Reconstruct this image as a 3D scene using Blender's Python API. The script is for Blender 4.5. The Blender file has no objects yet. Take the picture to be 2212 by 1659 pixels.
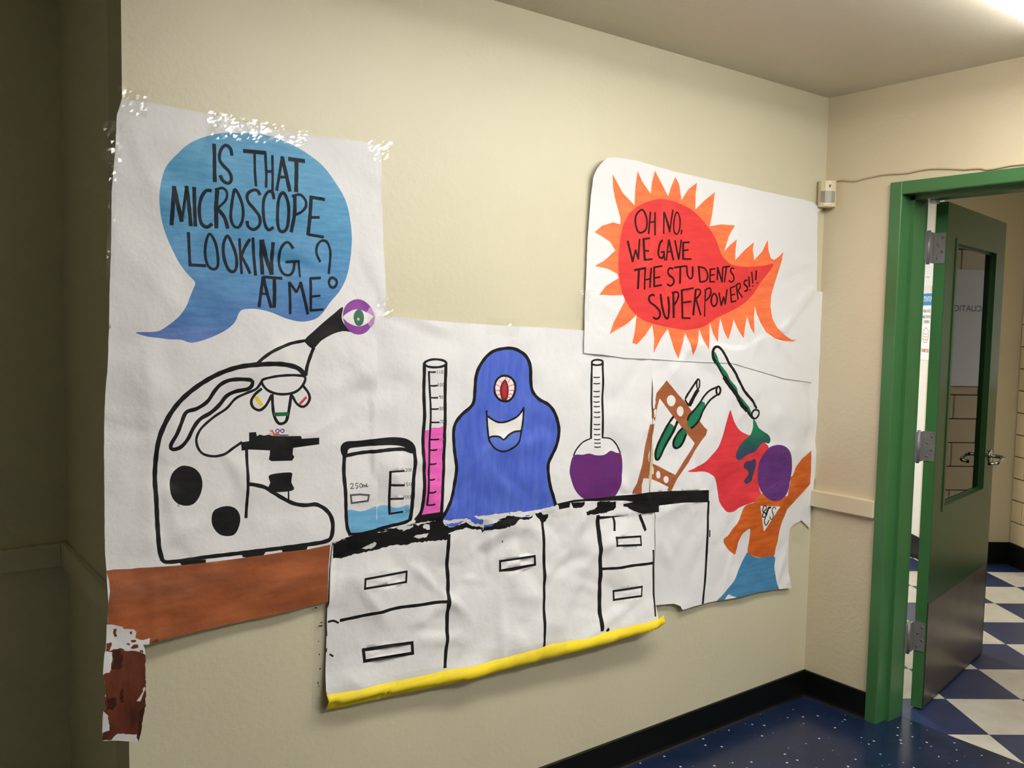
import bpy, bmesh, math, random
import numpy as np
from mathutils import Vector, Matrix
from mathutils.geometry import delaunay_2d_cdt

random.seed(7)
scene = bpy.context.scene
COL = scene.collection

# ------------------------------------------------------------------ camera
CAM_POS = (-3.3184, -2.2100, 1.5991)
CAM_RIGHT = (0.796612, -0.604178, 0.019448)
CAM_UP = (0.026452, 0.066982, 0.997403)
CAM_FWD = (0.603912, 0.794029, -0.069340)
FOCAL_MM = 36.0 * 1905.86 / 2212.0

cam_data = bpy.data.cameras.new('camera')
cam_data.sensor_fit = 'HORIZONTAL'
cam_data.sensor_width = 36.0
cam_data.lens = FOCAL_MM
cam_data.clip_start = 0.02
cam = bpy.data.objects.new('camera', cam_data)
COL.objects.link(cam)
_r, _u, _f = Vector(CAM_RIGHT), Vector(CAM_UP), Vector(CAM_FWD)
cam.matrix_world = Matrix(((_r.x, _u.x, -_f.x, CAM_POS[0]), (_r.y, _u.y, -_f.y, CAM_POS[1]),
                           (_r.z, _u.z, -_f.z, CAM_POS[2]), (0, 0, 0, 1)))
scene.camera = cam

# ------------------------------------------------------------------ light levels
world = bpy.data.worlds.new('world')
scene.world = world
world.use_nodes = True
world.node_tree.nodes['Background'].inputs[0].default_value = (.75, .8, .9, 1)
world.node_tree.nodes['Background'].inputs[1].default_value = 0.02
ROOM_LAMP = 17.6        # radiance of the fluorescent lens nearest the mural
ROOM_LAMP_2 = 26.5      # the one further out in the room
HALL_LAMP = 90.0        # the same in the corridor beyond the door
HALL_LAMP_2 = 13.0
scene.view_settings.view_transform = 'Standard'
scene.view_settings.look = 'None'
scene.view_settings.exposure = 0.0
scene.view_settings.gamma = 1.0
scene.view_settings.use_curve_mapping = False

# ------------------------------------------------------------------ dimensions
CEIL = 2.562
XL = -2.787             # outer corner where the mural wall ends
REC = 0.715             # depth of the recess left of it
H1 = Vector((.580, .815, 0)).normalized()      # corridor axes (turned against the room)
H2 = Vector((H1.y, -H1.x, 0))
HC = Vector((3.086, .489, 0))                  # inner corner of the corridor's block wall
OC = HC - .58 * H2                             # outer corner behind the door

# ------------------------------------------------------------------ materials
def lin(c):
    return tuple(((v / 255) / 12.92 if v / 255 <= .04045 else ((v / 255 + .055) / 1.055) ** 2.4) for v in c) + (1.0,)

class NT:
    def __init__(self, name):
        self.m = bpy.data.materials.new(name); self.m.use_nodes = True
        self.t = self.m.node_tree; self.b = self.t.nodes['Principled BSDF']
        self.pos = self.t.nodes.new('ShaderNodeNewGeometry').outputs['Position']
    def n(self, k): return self.t.nodes.new(k)
    def l(self, a, b): self.t.links.new(a, b)
    def mapped(self, scale):
        v = self.n('ShaderNodeVectorMath'); v.operation = 'MULTIPLY'
        self.l(self.pos, v.inputs[0]); v.inputs[1].default_value = scale
        return v.outputs[0]
    def noise(self, scale, detail=4, rough=.55, stretch=(1, 1, 1)):
        t = self.n('ShaderNodeTexNoise'); self.l(self.mapped(stretch), t.inputs['Vector'])
        t.inputs['Scale'].default_value = scale; t.inputs['Detail'].default_value = detail
        t.inputs['Roughness'].default_value = rough
        return t.outputs['Fac']
    def ramp(self, fac, stops):
        r = self.n('ShaderNodeValToRGB'); self.l(fac, r.inputs[0])
        e = r.color_ramp.elements
        while len(e) < len(stops): e.new(.5)
        for i, (p, c) in enumerate(stops): e[i].position = p; e[i].color = c
        return r.outputs[0]
    def mix(self, fac, a, b, mode='MIX'):
        x = self.n('ShaderNodeMix'); x.data_type = 'RGBA'; x.blend_type = mode
        for s, v in ((x.inputs[0], fac), (x.inputs[6], a), (x.inputs[7], b)):
            if hasattr(v, 'links'): self.l(v, s)
            else: s.default_value = v
        return x.outputs[2]
    def bump(self, h, strength, dist):
        b = self.n('ShaderNodeBump'); self.l(h, b.inputs['Height'])
        b.inputs['Strength'].default_value = strength; b.inputs['Distance'].default_value = dist
        self.l(b.outputs[0], self.b.inputs['Normal'])
    def set(self, rough=.5, spec=.5, metal=0.0, color=None):
        self.b.inputs['Roughness'].default_value = rough
        self.b.inputs['Specular IOR Level'].default_value = spec
        self.b.inputs['Metallic'].default_value = metal
        if color is not None:
            if hasattr(color, 'links'): self.l(color, self.b.inputs['Base Color'])
            else: self.b.inputs['Base Color'].default_value = color
        return self.m

def plain(name, rgb, rough=.5, spec=.5, metal=0.0, var=.0, vscale=8, bump=0.0, bscale=60):
    t = NT(name); c = lin(rgb)
    if var:
        d = tuple(v * (1 - var) for v in c[:3]) + (1,)
        b = tuple(min(1, v * (1 + var)) for v in c[:3]) + (1,)
        c = t.ramp(t.noise(vscale, 5), [(.3, d), (.7, b)])
    if bump: t.bump(t.noise(bscale, 4), bump, .002)
    return t.set(rough, spec, metal, c)

def paper_relief(t, strength=.35):
    a = t.noise(22, 6, .6); b = t.noise(7, 3, .5, (1, 1, 1.4))
    m = t.n('ShaderNodeMath'); m.operation = 'ADD'; t.l(a, m.inputs[0]); t.l(b, m.inputs[1])
    t.bump(m.outputs[0], strength, .006)

def paint(name, rgb, rgb2=None, rough=.55, stretch=(3, 3, 18), scale=3.0, lo=.35, hi=.68, spec=.35):
    t = NT(name)
    c2 = lin(rgb2) if rgb2 else tuple(v * .8 for v in lin(rgb)[:3]) + (1,)
    c = t.ramp(t.noise(scale, 6, .6, stretch), [(lo, lin(rgb)), (hi, c2)])
    paper_relief(t, .3)
    return t.set(rough, spec, 0, c)

M = {}
def wall_paint(name, rgb, bump=.28):
    t = NT(name); c = lin(rgb)
    a = t.ramp(t.noise(1.3, 5, .6), [(.3, tuple(v * .95 for v in c[:3]) + (1,)), (.7, tuple(min(1, v * 1.03) for v in c[:3]) + (1,))])
    h1 = t.noise(55, 5, .6); h2 = t.noise(6, 5, .62)
    m = t.n('ShaderNodeMath'); m.operation = 'MULTIPLY_ADD'; t.l(h2, m.inputs[0]); m.inputs[1].default_value = 0.9; t.l(h1, m.inputs[2])
    t.bump(m.outputs[0], bump, .004)
    return t.set(.42, .45, 0, a)
M['wall'] = wall_paint('cream_wall_paint', (205, 199, 173))
M['wall2'] = wall_paint('cream_wall_paint_door_side', (212, 200, 170), .4)
M['wall_white'] = wall_paint('white_corridor_paint', (226, 224, 216), .2)
M['wall_lightened'] = wall_paint('lightened_recess_paint', (222, 218, 190), .4)  # wall cream made lighter, brightness put into the colour of the shaded recess
M['ceiling'] = wall_paint('beige_ceiling_paint', (212, 206, 188), .35)
M['base'] = plain('black_rubber_base', (8, 9, 10), .45, .3, bump=.15)
M['rail'] = plain('cream_rail_paint', (216, 205, 172), .4, .5, bump=.25, bscale=40)
def floor_mat():
    t = NT('blue_speckled_vinyl')
    v = t.n('ShaderNodeTexVoronoi'); t.l(t.mapped((1, 1, 1)), v.inputs['Vector']); v.inputs['Scale'].default_value = 26
    sp = t.ramp(v.outputs['Distance'], [(.09, (1, 1, 1, 1)), (.14, (0, 0, 0, 1))])
    keep = t.ramp(t.noise(19, 2), [(.46, (0, 0, 0, 1)), (.5, (1, 1, 1, 1))])
    f = t.mix(1.0, sp, keep, 'MULTIPLY')
    v2 = t.n('ShaderNodeTexVoronoi'); t.l(t.mapped((1, 1, 1)), v2.inputs['Vector']); v2.inputs['Scale'].default_value = 120
    sp2 = t.ramp(v2.outputs['Distance'], [(.08, (.55, .55, .55, 1)), (.16, (0, 0, 0, 1))])
    f2 = t.mix(1.0, sp2, t.ramp(t.noise(31, 2), [(.55, (0, 0, 0, 1)), (.6, (1, 1, 1, 1))]), 'MULTIPLY')
    base = t.ramp(t.noise(9, 5), [(.3, lin((20, 32, 58))), (.7, lin((28, 42, 74)))])
    c = t.mix(f2, base, lin((120, 135, 165))); c = t.mix(f, c, lin((196, 200, 204)))
    t.bump(t.noise(14, 4), .06, .002)
    return t.set(.24, .5, 0, c)
M['floor'] = floor_mat()
def tile_mat(name, a, b):
    t = NT(name)
    c = t.ramp(t.noise(7, 6, .65), [(.3, lin(a)), (.7, lin(b))])
    return t.set(.3, .5, 0, c)
M['tile_white'] = tile_mat('cream_vinyl_tile', (198, 192, 176), (220, 216, 202))
M['tile_blue'] = tile_mat('navy_vinyl_tile', (34, 46, 82), (48, 62, 102))
M['grout'] = plain('dark_tile_bed', (30, 28, 26), .8)
M['brick'] = plain('buff_glazed_block', (206, 188, 152), .35, .5, var=.06, vscale=5, bump=.1)
M['mortar'] = plain('dark_mortar', (62, 50, 36), .9)
def green_mat(name, rgb, spec=.5):
    t = NT(name); t.bump(t.noise(140, 3), .12, .002)
    c = t.ramp(t.noise(4, 4), [(.3, lin(rgb)), (.7, tuple(v * 1.15 for v in lin(rgb)[:3]) + (1,))])
    return t.set(.28, spec, 0, c)
M['green'] = green_mat('green_gloss_enamel', (62, 110, 64))
M['shaded_green'] = green_mat('green_enamel_shaded', (40, 70, 38), .22)  # same enamel as the hinge edge, darkened to paint in the leaf's shade
M['steel'] = plain('brushed_steel', (140, 136, 128), .3, .5, .85, var=.1, vscale=20)
M['kick'] = plain('scuffed_kick_plate', (112, 104, 94), .3, .5, .75, var=.18, vscale=6)
M['hinge'] = plain('grey_hinge_steel', (128, 126, 124), .4, .5, .25, var=.12, vscale=30)
M['chrome'] = plain('satin_chrome', (196, 194, 188), .18, .5, 1.0)
M['dark'] = plain('dark_gap', (14, 14, 13), .7)
M['plastic'] = plain('ivory_plastic', (212, 198, 162), .4)
M['plastic_lens'] = plain('grey_lens_plastic', (150, 144, 128), .35)
M['fixture'] = plain('white_fixture_enamel', (228, 228, 224), .4)
M['cable'] = plain('painted_cable', (190, 172, 140), .6)
M['sign_white'] = plain('white_sign_paper', (232, 232, 230), .6)
M['sign_blue'] = plain('blue_sign_ink', (52, 134, 190), .6)
M['sign_red'] = plain('red_sign_ink', (196, 74, 60), .6)
M['sign_grey'] = plain('grey_sign_ink', (110, 120, 132), .6)
def lamp_mat(name, strength, color=(1.0, .975, .93, 1)):
    m = bpy.data.materials.new(name); m.use_nodes = True; t = m.node_tree; t.nodes.clear()
    o = t.nodes.new('ShaderNodeOutputMaterial'); e = t.nodes.new('ShaderNodeEmission')
    e.inputs[0].default_value = color; e.inputs[1].default_value = strength
    t.links.new(e.outputs[0], o.inputs[0]); return m
M['lamp_room'] = lamp_mat('fluorescent_diffuser', ROOM_LAMP)
M['lamp_room_2'] = lamp_mat('fluorescent_diffuser_bright', ROOM_LAMP_2)
M['lamp_hall_2'] = lamp_mat('corridor_diffuser_dim', HALL_LAMP_2, (1.0, .97, .92, 1))
M['lamp_hall'] = lamp_mat('corridor_diffuser', HALL_LAMP, (1.0, .97, .92, 1))
def glass_mat():
    m = bpy.data.materials.new('tinted_door_glass'); m.use_nodes = True; t = m.node_tree; t.nodes.clear()
    o = t.nodes.new('ShaderNodeOutputMaterial'); tr = t.nodes.new('ShaderNodeBsdfTransparent'); g = t.nodes.new('ShaderNodeBsdfGlossy')
    f = t.nodes.new('ShaderNodeFresnel'); f.inputs[0].default_value = 1.7; x = t.nodes.new('ShaderNodeMixShader')
    tr.inputs[0].default_value = (.10, .11, .10, 1); g.inputs['Roughness'].default_value = .02; g.inputs[0].default_value = (.9, .9, .9, 1)
    t.links.new(f.outputs[0], x.inputs[0]); t.links.new(tr.outputs[0], x.inputs[1]); t.links.new(g.outputs[0], x.inputs[2])
    t.links.new(x.outputs[0], o.inputs[0]); return m
M['glass'] = glass_mat()
def tape_mat():
    m = bpy.data.materials.new('clear_packing_tape'); m.use_nodes = True; t = m.node_tree; t.nodes.clear()
    o = t.nodes.new('ShaderNodeOutputMaterial'); tr = t.nodes.new('ShaderNodeBsdfTransparent'); g = t.nodes.new('ShaderNodeBsdfGlossy')
    x = t.nodes.new('ShaderNodeMixShader'); x.inputs[0].default_value = .065
    tr.inputs[0].default_value = (.995, .995, .99, 1); g.inputs['Roughness'].default_value = .1
    t.links.new(tr.outputs[0], x.inputs[1]); t.links.new(g.outputs[0], x.inputs[2]); t.links.new(x.outputs[0], o.inputs[0]); return m
M['tape'] = tape_mat()

# paper and paint
def paper_mat(name, rgb, relief):
    t = NT(name); c = lin(rgb)
    a = t.ramp(t.noise(2.2, 4), [(.3, tuple(v * .97 for v in c[:3]) + (1,)), (.7, c)])
    paper_relief(t, relief)
    return t.set(.62, .3, 0, a)
M['paper'] = paper_mat('white_butcher_paper', (224, 224, 227), .45)
def bubble_mat():
    t = NT('blue_to_violet_poster_paint')
    s = t.n('ShaderNodeSeparateXYZ'); t.l(t.pos, s.inputs[0])
    mr = t.n('ShaderNodeMapRange'); t.l(s.outputs[2], mr.inputs[0])
    mr.inputs[1].default_value = 1.95; mr.inputs[2].default_value = 1.42
    nz = t.noise(5, 5, .6, (1.5, 1, 5))
    m = t.n('ShaderNodeMath'); m.operation = 'MULTIPLY_ADD'; t.l(nz, m.inputs[0]); m.inputs[1].default_value = .4; t.l(mr.outputs[0], m.inputs[2])
    c = t.ramp(m.outputs[0], [(.25, lin((76, 152, 196))), (.6, lin((66, 134, 186))), (.9, lin((72, 112, 182))), (1.0, lin((92, 100, 180)))])
    br = t.ramp(t.noise(4, 6, .65, (4, 4, 26)), [(.35, lin((56, 104, 160))), (.65, lin((120, 180, 214)))])
    c = t.mix(.22, c, br)
    paper_relief(t, .3)
    return t.set(.5, .35, 0, c)
M['bubble'] = bubble_mat()
for k, a, b in [('ink', (12, 20, 32), (18, 30, 44)), ('ink_red', (46, 10, 16), (56, 16, 20)), ('black', (17, 17, 19), (28, 28, 30)),
        ('black_ragged', (12, 13, 14), (24, 25, 27)), ('purple_ring', (140, 66, 158), (128, 56, 146)), ('lilac', (198, 150, 206), (184, 136, 196)),
        ('white_paint', (228, 226, 224), (220, 218, 216)), ('green_iris', (44, 108, 98), (54, 96, 84)), ('yellow_dot', (216, 208, 90), None),
        ('green_paint', (22, 98, 64), None), ('yellow_paint', (232, 210, 50), None), ('red_paint', (214, 58, 56), None),
        ('orange_paint', (196, 110, 60), None), ('purple_paint', (120, 70, 140), None), ('pencil', (84, 84, 88), None),
        ('pink_paint', (240, 108, 196), (226, 92, 184)), ('pink_dark', (206, 70, 160), None), ('water_paint', (118, 182, 220), (92, 158, 204)),
        ('pink_white', (238, 222, 226), (230, 210, 216)), ('red_thin', (206, 84, 94), None), ('iris_dark', (92, 22, 34), (110, 26, 36)),
        ('iris_red', (176, 44, 50), None), ('tongue_blue', (84, 112, 204), (76, 102, 192)), ('tube_green', (24, 122, 84), (22, 108, 76)),
        ('rack_brown', (164, 96, 60), (150, 84, 52)), ('cape_red', (222, 60, 68), (204, 48, 58)), ('spill_purple', (66, 52, 92), (52, 62, 82)),
        ('head_purple', (86, 42, 112), (104, 52, 126)), ('shirt_orange', (210, 104, 34), (180, 78, 28)), ('jeans_blue', (72, 136, 180), (58, 116, 158)),
        ('burst_orange', (242, 128, 74), (234, 104, 64)), ('burst_red', (222, 62, 58), (210, 50, 58)), ('cream_gap', (212, 196, 152), (196, 180, 134)),
        ('paper_fleck', (222, 220, 220), (198, 197, 198)), ('flask_purple', (106, 36, 110), (88, 40, 112)), ('leg_dark', (58, 26, 18), (78, 36, 24)),
        ('yellow_border', (240, 216, 48), (226, 200, 30))]:
    dk = k in ('black', 'ink', 'black_ragged', 'ink_red')
    M[k] = paint(k + '_paint', a, b, rough=.55, spec=.18 if dk else .3)
M['blob_blue'] = paint('cobalt_brush_paint', (66, 92, 198), (84, 110, 204), stretch=(22, 22, 4), scale=2.5)
M['brown_wood'] = paint('brown_brush_paint', (176, 98, 56), (104, 54, 30), stretch=(3, 3, 14), scale=1.5, lo=.28, hi=.78)
M['leg_brown'] = paint('red_brown_brush_paint', (122, 62, 38), (66, 34, 24), stretch=(14, 14, 4), scale=1.8, lo=.3, hi=.7)
def spill_mat():
    t = NT('teal_to_purple_paint')
    s = t.n('ShaderNodeSeparateXYZ'); t.l(t.pos, s.inputs[0])
    mr = t.n('ShaderNodeMapRange'); t.l(s.outputs[2], mr.inputs[0]); mr.inputs[1].default_value = 1.20; mr.inputs[2].default_value = 1.05
    c = t.ramp(mr.outputs[0], [(0, lin((26, 124, 84))), (.35, lin((26, 92, 80))), (.7, lin((54, 66, 96))), (1, lin((66, 56, 96)))])
    paper_relief(t, .3); return t.set(.5, .35, 0, c)
M['spill_teal'] = spill_mat()

# ------------------------------------------------------------------ mesh helpers
def link(o, parent=None):
    COL.objects.link(o)
    if parent is not None: o.parent = parent
    return o
def mesh(name, verts, faces, mat, parent=None, smooth=False):
    me = bpy.data.meshes.new(name); me.from_pydata([tuple(v) for v in verts], [], [tuple(f) for f in faces]); me.update()
    if mat is not None: me.materials.append(mat)
    if smooth: me.polygons.foreach_set('use_smooth', [True] * len(me.polygons))
    return link(bpy.data.objects.new(name, me), parent)
def from_bm(name, bm, mat, parent=None, smooth=False):
    me = bpy.data.meshes.new(name); bm.to_mesh(me); bm.free()
    if mat is not None: me.materials.append(mat)
    if smooth: me.polygons.foreach_set('use_smooth', [True] * len(me.polygons))
    return link(bpy.data.objects.new(name, me), parent)
def bm_box(bm, lo, hi):
    x0, y0, z0 = lo; x1, y1, z1 = hi
    v = [bm.verts.new(p) for p in ((x0,y0,z0),(x1,y0,z0),(x1,y1,z0),(x0,y1,z0),(x0,y0,z1),(x1,y0,z1),(x1,y1,z1),(x0,y1,z1))]
    for f in ((3,2,1,0),(4,5,6,7),(0,1,5,4),(1,2,6,5),(2,3,7,6),(3,0,4,7)): bm.faces.new([v[i] for i in f])
def box(name, lo, hi, mat, parent=None, bevel=0.0):
    bm = bmesh.new(); bm_box(bm, lo, hi)
    if bevel: bmesh.ops.bevel(bm, geom=bm.edges[:], offset=bevel, segments=2, affect='EDGES', profile=.6)
    return from_bm(name, bm, mat, parent)
def boxes(name, lst, mat, parent=None):
    bm = bmesh.new()
    for lo, hi in lst: bm_box(bm, lo, hi)
    return from_bm(name, bm, mat, parent)
def prism(name, poly, z0, z1, mat, parent=None):
    n = len(poly)
    v = [(p[0], p[1], z0) for p in poly] + [(p[0], p[1], z1) for p in poly]
    f = [tuple(range(n - 1, -1, -1)), tuple(range(n, 2 * n))] + [(i, (i + 1) % n, n + (i + 1) % n, n + i) for i in range(n)]
    return mesh(name, v, f, mat, parent)
def tube(name, pts, rad, mat, parent=None, seg=8):
    pts = [Vector(p) for p in pts]; v = []; f = []
    for i, p in enumerate(pts):
        t = (pts[min(i + 1, len(pts) - 1)] - pts[max(i - 1, 0)]).normalized()
        a = t.cross(Vector((0, 0, 1)));
        if a.length < .1: a = t.cross(Vector((1, 0, 0)))
        a.normalize(); b = t.cross(a)
        for k in range(seg):
            an = 2 * math.pi * k / seg; v.append(p + a * math.cos(an) * rad + b * math.sin(an) * rad)
    for i in range(len(pts) - 1):
        for k in range(seg):
            f.append((i * seg + k, i * seg + (k + 1) % seg, (i + 1) * seg + (k + 1) % seg, (i + 1) * seg + k))
    f.append(tuple(range(seg - 1, -1, -1))); f.append(tuple((len(pts) - 1) * seg + k for k in range(seg)))
    return mesh(name, v, f, mat, parent, smooth=True)
def empty(name, loc, rotz=0.0):
    o = bpy.data.objects.new(name, None); o.empty_display_size = .1; o.location = loc; o.rotation_euler = (0, 0, rotz)
    return link(o)
def tag(o, label=None, cat=None, group=None, kind=None):
    if label: o['label'] = label
    if cat: o['category'] = cat
    if group: o['group'] = group
    if kind: o['kind'] = kind
    return o
def struct(o, label, cat):
    return tag(o, label, cat, kind='structure')

# ------------------------------------------------------------------ the room
struct(box('wall_back', (XL, 0, -.02), (.15, .13, CEIL), M['wall']), 'cream painted wall behind the paper mural', 'wall')
struct(box('wall_left', (XL, .13, -.02), (XL + .13, REC, CEIL), M['wall_lightened']), 'shaded cream side wall of the recess turning the corner', 'wall')
struct(box('wall_recess', (-6.6, REC, -.02), (XL + .13, REC + .12, CEIL), M['wall_lightened']), 'shaded cream end wall of the recess at far left', 'wall')
struct(boxes('wall_right', [((0, -.305, -.02), (.15, 0, CEIL)), ((0, -1.315, 2.172), (.15, -.305, CEIL)), ((0, -4.4, -.02), (.15, -1.315, CEIL))], M['wall2']), 'cream painted wall holding the green door', 'wall')
struct(box('wall_front', (-6.6, -4.52, -.02), (.15, -4.4, CEIL), M['wall']), 'cream wall behind the viewer', 'wall')
struct(box('wall_far', (-6.72, -4.4, -.02), (-6.6, REC, CEIL), M['wall_lightened']), 'dim wall at the far left of the room', 'wall')
struct(box('ceiling', (-6.72, -4.52, CEIL), (.15, REC + .12, CEIL + .1), M['ceiling']), 'plain beige painted ceiling', 'ceiling')
struct(box('floor', (-6.72, -4.52, -.1), (.140, REC + .12, 0), M['floor']), 'speckled navy blue vinyl floor', 'floor')

def baseboard(name, a, b, nrm, label, h=.112, t=.008, parent=None):
    """cove base: upright strip with a flared toe, from a to b, nrm points into the room"""
    a, b, nrm = Vector(a), Vector(b), Vector(nrm)
    prof = [(0, 0), (.018, 0), (.011, .006), (t, .016), (t, h - .003), (t - .002, h), (0, h)]
    v = []
    for p in (a, b):
        for d, z in prof: v.append(p + nrm * d + Vector((0, 0, z)))
    n = len(prof)
    f = [tuple(range(n)), tuple(range(2 * n - 1, n - 1, -1))] + [(i, n + i, n + (i + 1) % n, (i + 1) % n) for i in range(n)]
    return struct(mesh(name, v, f, M['base']), label, 'baseboard')
baseboard('baseboard_back', (XL, 0, 0), (0, 0, 0), (0, -1, 0), 'black rubber baseboard along the mural wall')
baseboard('baseboard_right', (0, 0, 0), (0, -.300, 0), (-1, 0, 0), 'short black rubber baseboard between corner and green frame')
baseboard('baseboard_left', (XL, REC, 0), (XL, 0, 0), (-1, 0, 0), 'black rubber baseboard in the dark recess')
def rail(name, lo, hi, label):
    o = box(name, lo, hi, M['rail'] if 'recess' not in label else M['wall_lightened'], bevel=.004)
    return struct(o, label, 'chair rail')
rail('trim_1', (-.022, -.297, .838), (0, 0, .908), 'cream chair rail between mural corner and green door frame')
rail('trim_2', (XL - .02, .0, .838), (XL, REC, .908), 'chair rail on the side wall of the dark recess')
rail('trim_3', (-6.6, REC - .02, .838), (XL - .02, REC, .908), 'chair rail on the end wall of the dark recess')

# fluorescent fixtures on the ceiling, running along the mural wall
def ceiling_light(x, y, L, label, lamp, drop=.082):
    """surface-mounted wrap-around fixture: luminous acrylic lens below a shallow metal pan, two metal end caps"""
    fx = empty('ceiling_light', (x, y, CEIL - drop))
    tag(fx, label, 'light', 'fluorescent ceiling fixtures of the room')
    h = L / 2
    box('pan', (-h, -.115, drop - .014), (h, .115, drop - .0005), M['fixture'], fx)
    prof = [(-.140, drop - .016), (-.150, drop - .030), (-.145, .014), (-.120, .002), (.120, .002), (.145, .014), (.150, drop - .030), (.140, drop - .016)]
    v = [(-h + .016, a, b) for a, b in prof] + [(h - .016, a, b) for a, b in prof]; n = len(prof)
    mesh('lens', v, [tuple(range(n)), tuple(range(2 * n - 1, n - 1, -1))] + [(i, n + i, n + (i + 1) % n, (i + 1) % n) for i in range(n)], M[lamp], fx)
    for s_ in (-1, 1):
        a, b = sorted((s_ * h, s_ * (h - .014)))
        box('end_cap', (a, -.153, .0), (b, .153, drop - .014), M['fixture'], fx, .003)
ceiling_light(-1.33, -1.155, 2.16, 'long white fluorescent fixture on the ceiling near the door wall', 'lamp_room')
ceiling_light(-1.10, -2.75, 1.90, 'second fluorescent fixture further from the mural wall, above the viewer', 'lamp_room_2')

# ------------------------------------------------------------------ corridor beyond the door
def hp(u, v, z=0.0):
    """corridor point: u across (towards the block wall), v along, from the inner corner"""
    p = HC + H2 * u + H1 * v
    return (p.x, p.y, z)
def hall_box(name, u0, u1, v0, v1, z0, z1, mat, parent=None):
    return prism(name, [hp(u0, v0)[:2], hp(u1, v0)[:2], hp(u1, v1)[:2], hp(u0, v1)[:2]], z0, z1, mat, parent)
hall_floor = prism('floor_corridor', [(.1405, -3.2), (4.2, -3.2), (4.6, 5.2), (.1405, 5.2)], -.1, -.004, M['grout'])
struct(hall_floor, 'blue and cream checkered tile floor beyond the door', 'floor')
struct(prism('ceiling_corridor', [(.15, -3.2), (4.2, -3.2), (4.6, 5.2), (.15, 5.2)], CEIL + .02, CEIL + .12, M['ceiling']), 'ceiling of the corridor beyond the door', 'ceiling')
bw = hall_box('wall_corridor_right', .012, .13, -3.2, .0, -.02, CEIL + .02, M['mortar'])
struct(bw, 'wall of buff glazed blocks at the right of the corridor', 'wall')
struct(hall_box('wall_corridor_end', -.58, .13, 0, .12, -.02, CEIL + .02, M['wall2']), 'narrow cream wall between the open door and the block wall', 'wall')
struct(hall_box('wall_corridor_left', -.58, -.46, .12, 4.4, -.02, CEIL + .02, M['wall_white']), 'white corridor wall seen through the gap at the hinges', 'wall')
struct(prism('wall_corridor_far', [(.15, 5.2), (4.6, 5.2), (4.6, 5.32), (.15, 5.32)], -.02, CEIL + .02, M['wall_white']), 'far white wall of the corridor', 'wall')
struct(box('wall_corridor_door_side', (.1505, .13, -.02), (.26, 5.2, CEIL + .02), M['wall_white']), 'corridor side of the mural wall', 'wall')
baseboard('baseboard_corridor_right', hp(0, -3.2), hp(0, 0), -H2, 'black baseboard below the glazed blocks', .15, .010)
baseboard('baseboard_corridor_end', hp(-.58, 0), hp(0, 0), -H1, 'black baseboard below the narrow corridor wall', .15, .010)
baseboard('baseboard_corridor_left', hp(-.58, 0), hp(-.58, 4.4), -H2, 'black baseboard below the white corridor wall', .15, .010)
# glazed blocks, one object each
BL_, BH_, JT = .305, .1505, .006
ang = math.atan2(H1.y, H1.x)
brick_meshes = {}
def brick_mesh(L):
    k = round(L, 3)
    if k not in brick_meshes:
        bm = bmesh.new(); bm_box(bm, (0, -.014, 0), (L - JT, .0, BH_ - JT))
        bmesh.ops.bevel(bm, geom=bm.edges[:], offset=.0025, segments=1, affect='EDGES')
        me = bpy.data.meshes.new('brick'); bm.to_mesh(me); bm.free(); me.materials.append(M['brick']); brick_meshes[k] = me
    return brick_meshes[k]
row = 0; z = .152
while z + BH_ < CEIL + .02:
    v = -2.1
    while v < -.001:
        L = min(BL_ if not (row % 2 and v == -2.1) else BL_ / 2, -v)
        if L > .03:
            o = bpy.data.objects.new('brick', brick_mesh(L)); COL.objects.link(o); o.parent = bw
            p = hp(.0125, v); o.location = (p[0], p[1], z); o.rotation_euler = (0, 0, ang)
            o.scale = (1, -1, 1)
        v += L
    z += BH_; row += 1
# floor tiles, one object each, cut along the threshold
TS = .3349
T0 = Vector((.474, -.389))
t1 = Vector((H1.x, H1.y)); t2 = Vector((t1.y, -t1.x))
def clip_x(poly, x0):
    out = []
    for i, p in enumerate(poly):
        q = poly[(i + 1) % len(poly)]
        if p[0] >= x0: out.append(p)
        if (p[0] >= x0) != (q[0] >= x0):
            s = (x0 - p[0]) / (q[0] - p[0]); out.append((x0, p[1] + s * (q[1] - p[1])))
    return out
g = .0009
full = {}
for i in range(-8, 16):
    for j in range(-9, 10):
        c = T0 + t1 * TS * (i + .5) + t2 * TS * (j + .5)
        if not (.0 < c.x < 4.0 and -2.0 < c.y < 3.2): continue
        rel = Vector((c.x, c.y, 0)) - HC
        if rel.dot(H2) > .10 or (rel.dot(H2) > -.5 and rel.dot(H1) > .12): continue
        mat = M['tile_white'] if (i + j) % 2 == 1 else M['tile_blue']
        corners = [(c + t1 * a * (TS / 2 - g) + t2 * b * (TS / 2 - g)) for a, b in ((-1, -1), (-1, 1), (1, 1), (1, -1))]
        if min(p.x for p in corners) >= .142:
            key = mat.name
            if key not in full:
                bm = bmesh.new(); h = TS / 2 - g; bm_box(bm, (-h, -h, -.0035), (h, h, 0))
                me = bpy.data.meshes.new('tile'); bm.to_mesh(me); bm.free(); me.materials.append(mat); full[key] = me
            o = bpy.data.objects.new('tile', full[key]); COL.objects.link(o); o.parent = hall_floor
            o.location = (c.x, c.y, 0); o.rotation_euler = (0, 0, ang)
        else:
            poly = clip_x([(p.x, p.y) for p in corners], .142)
            if len(poly) >= 3: prism('tile', poly, -.0035, 0, mat, hall_floor)
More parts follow.
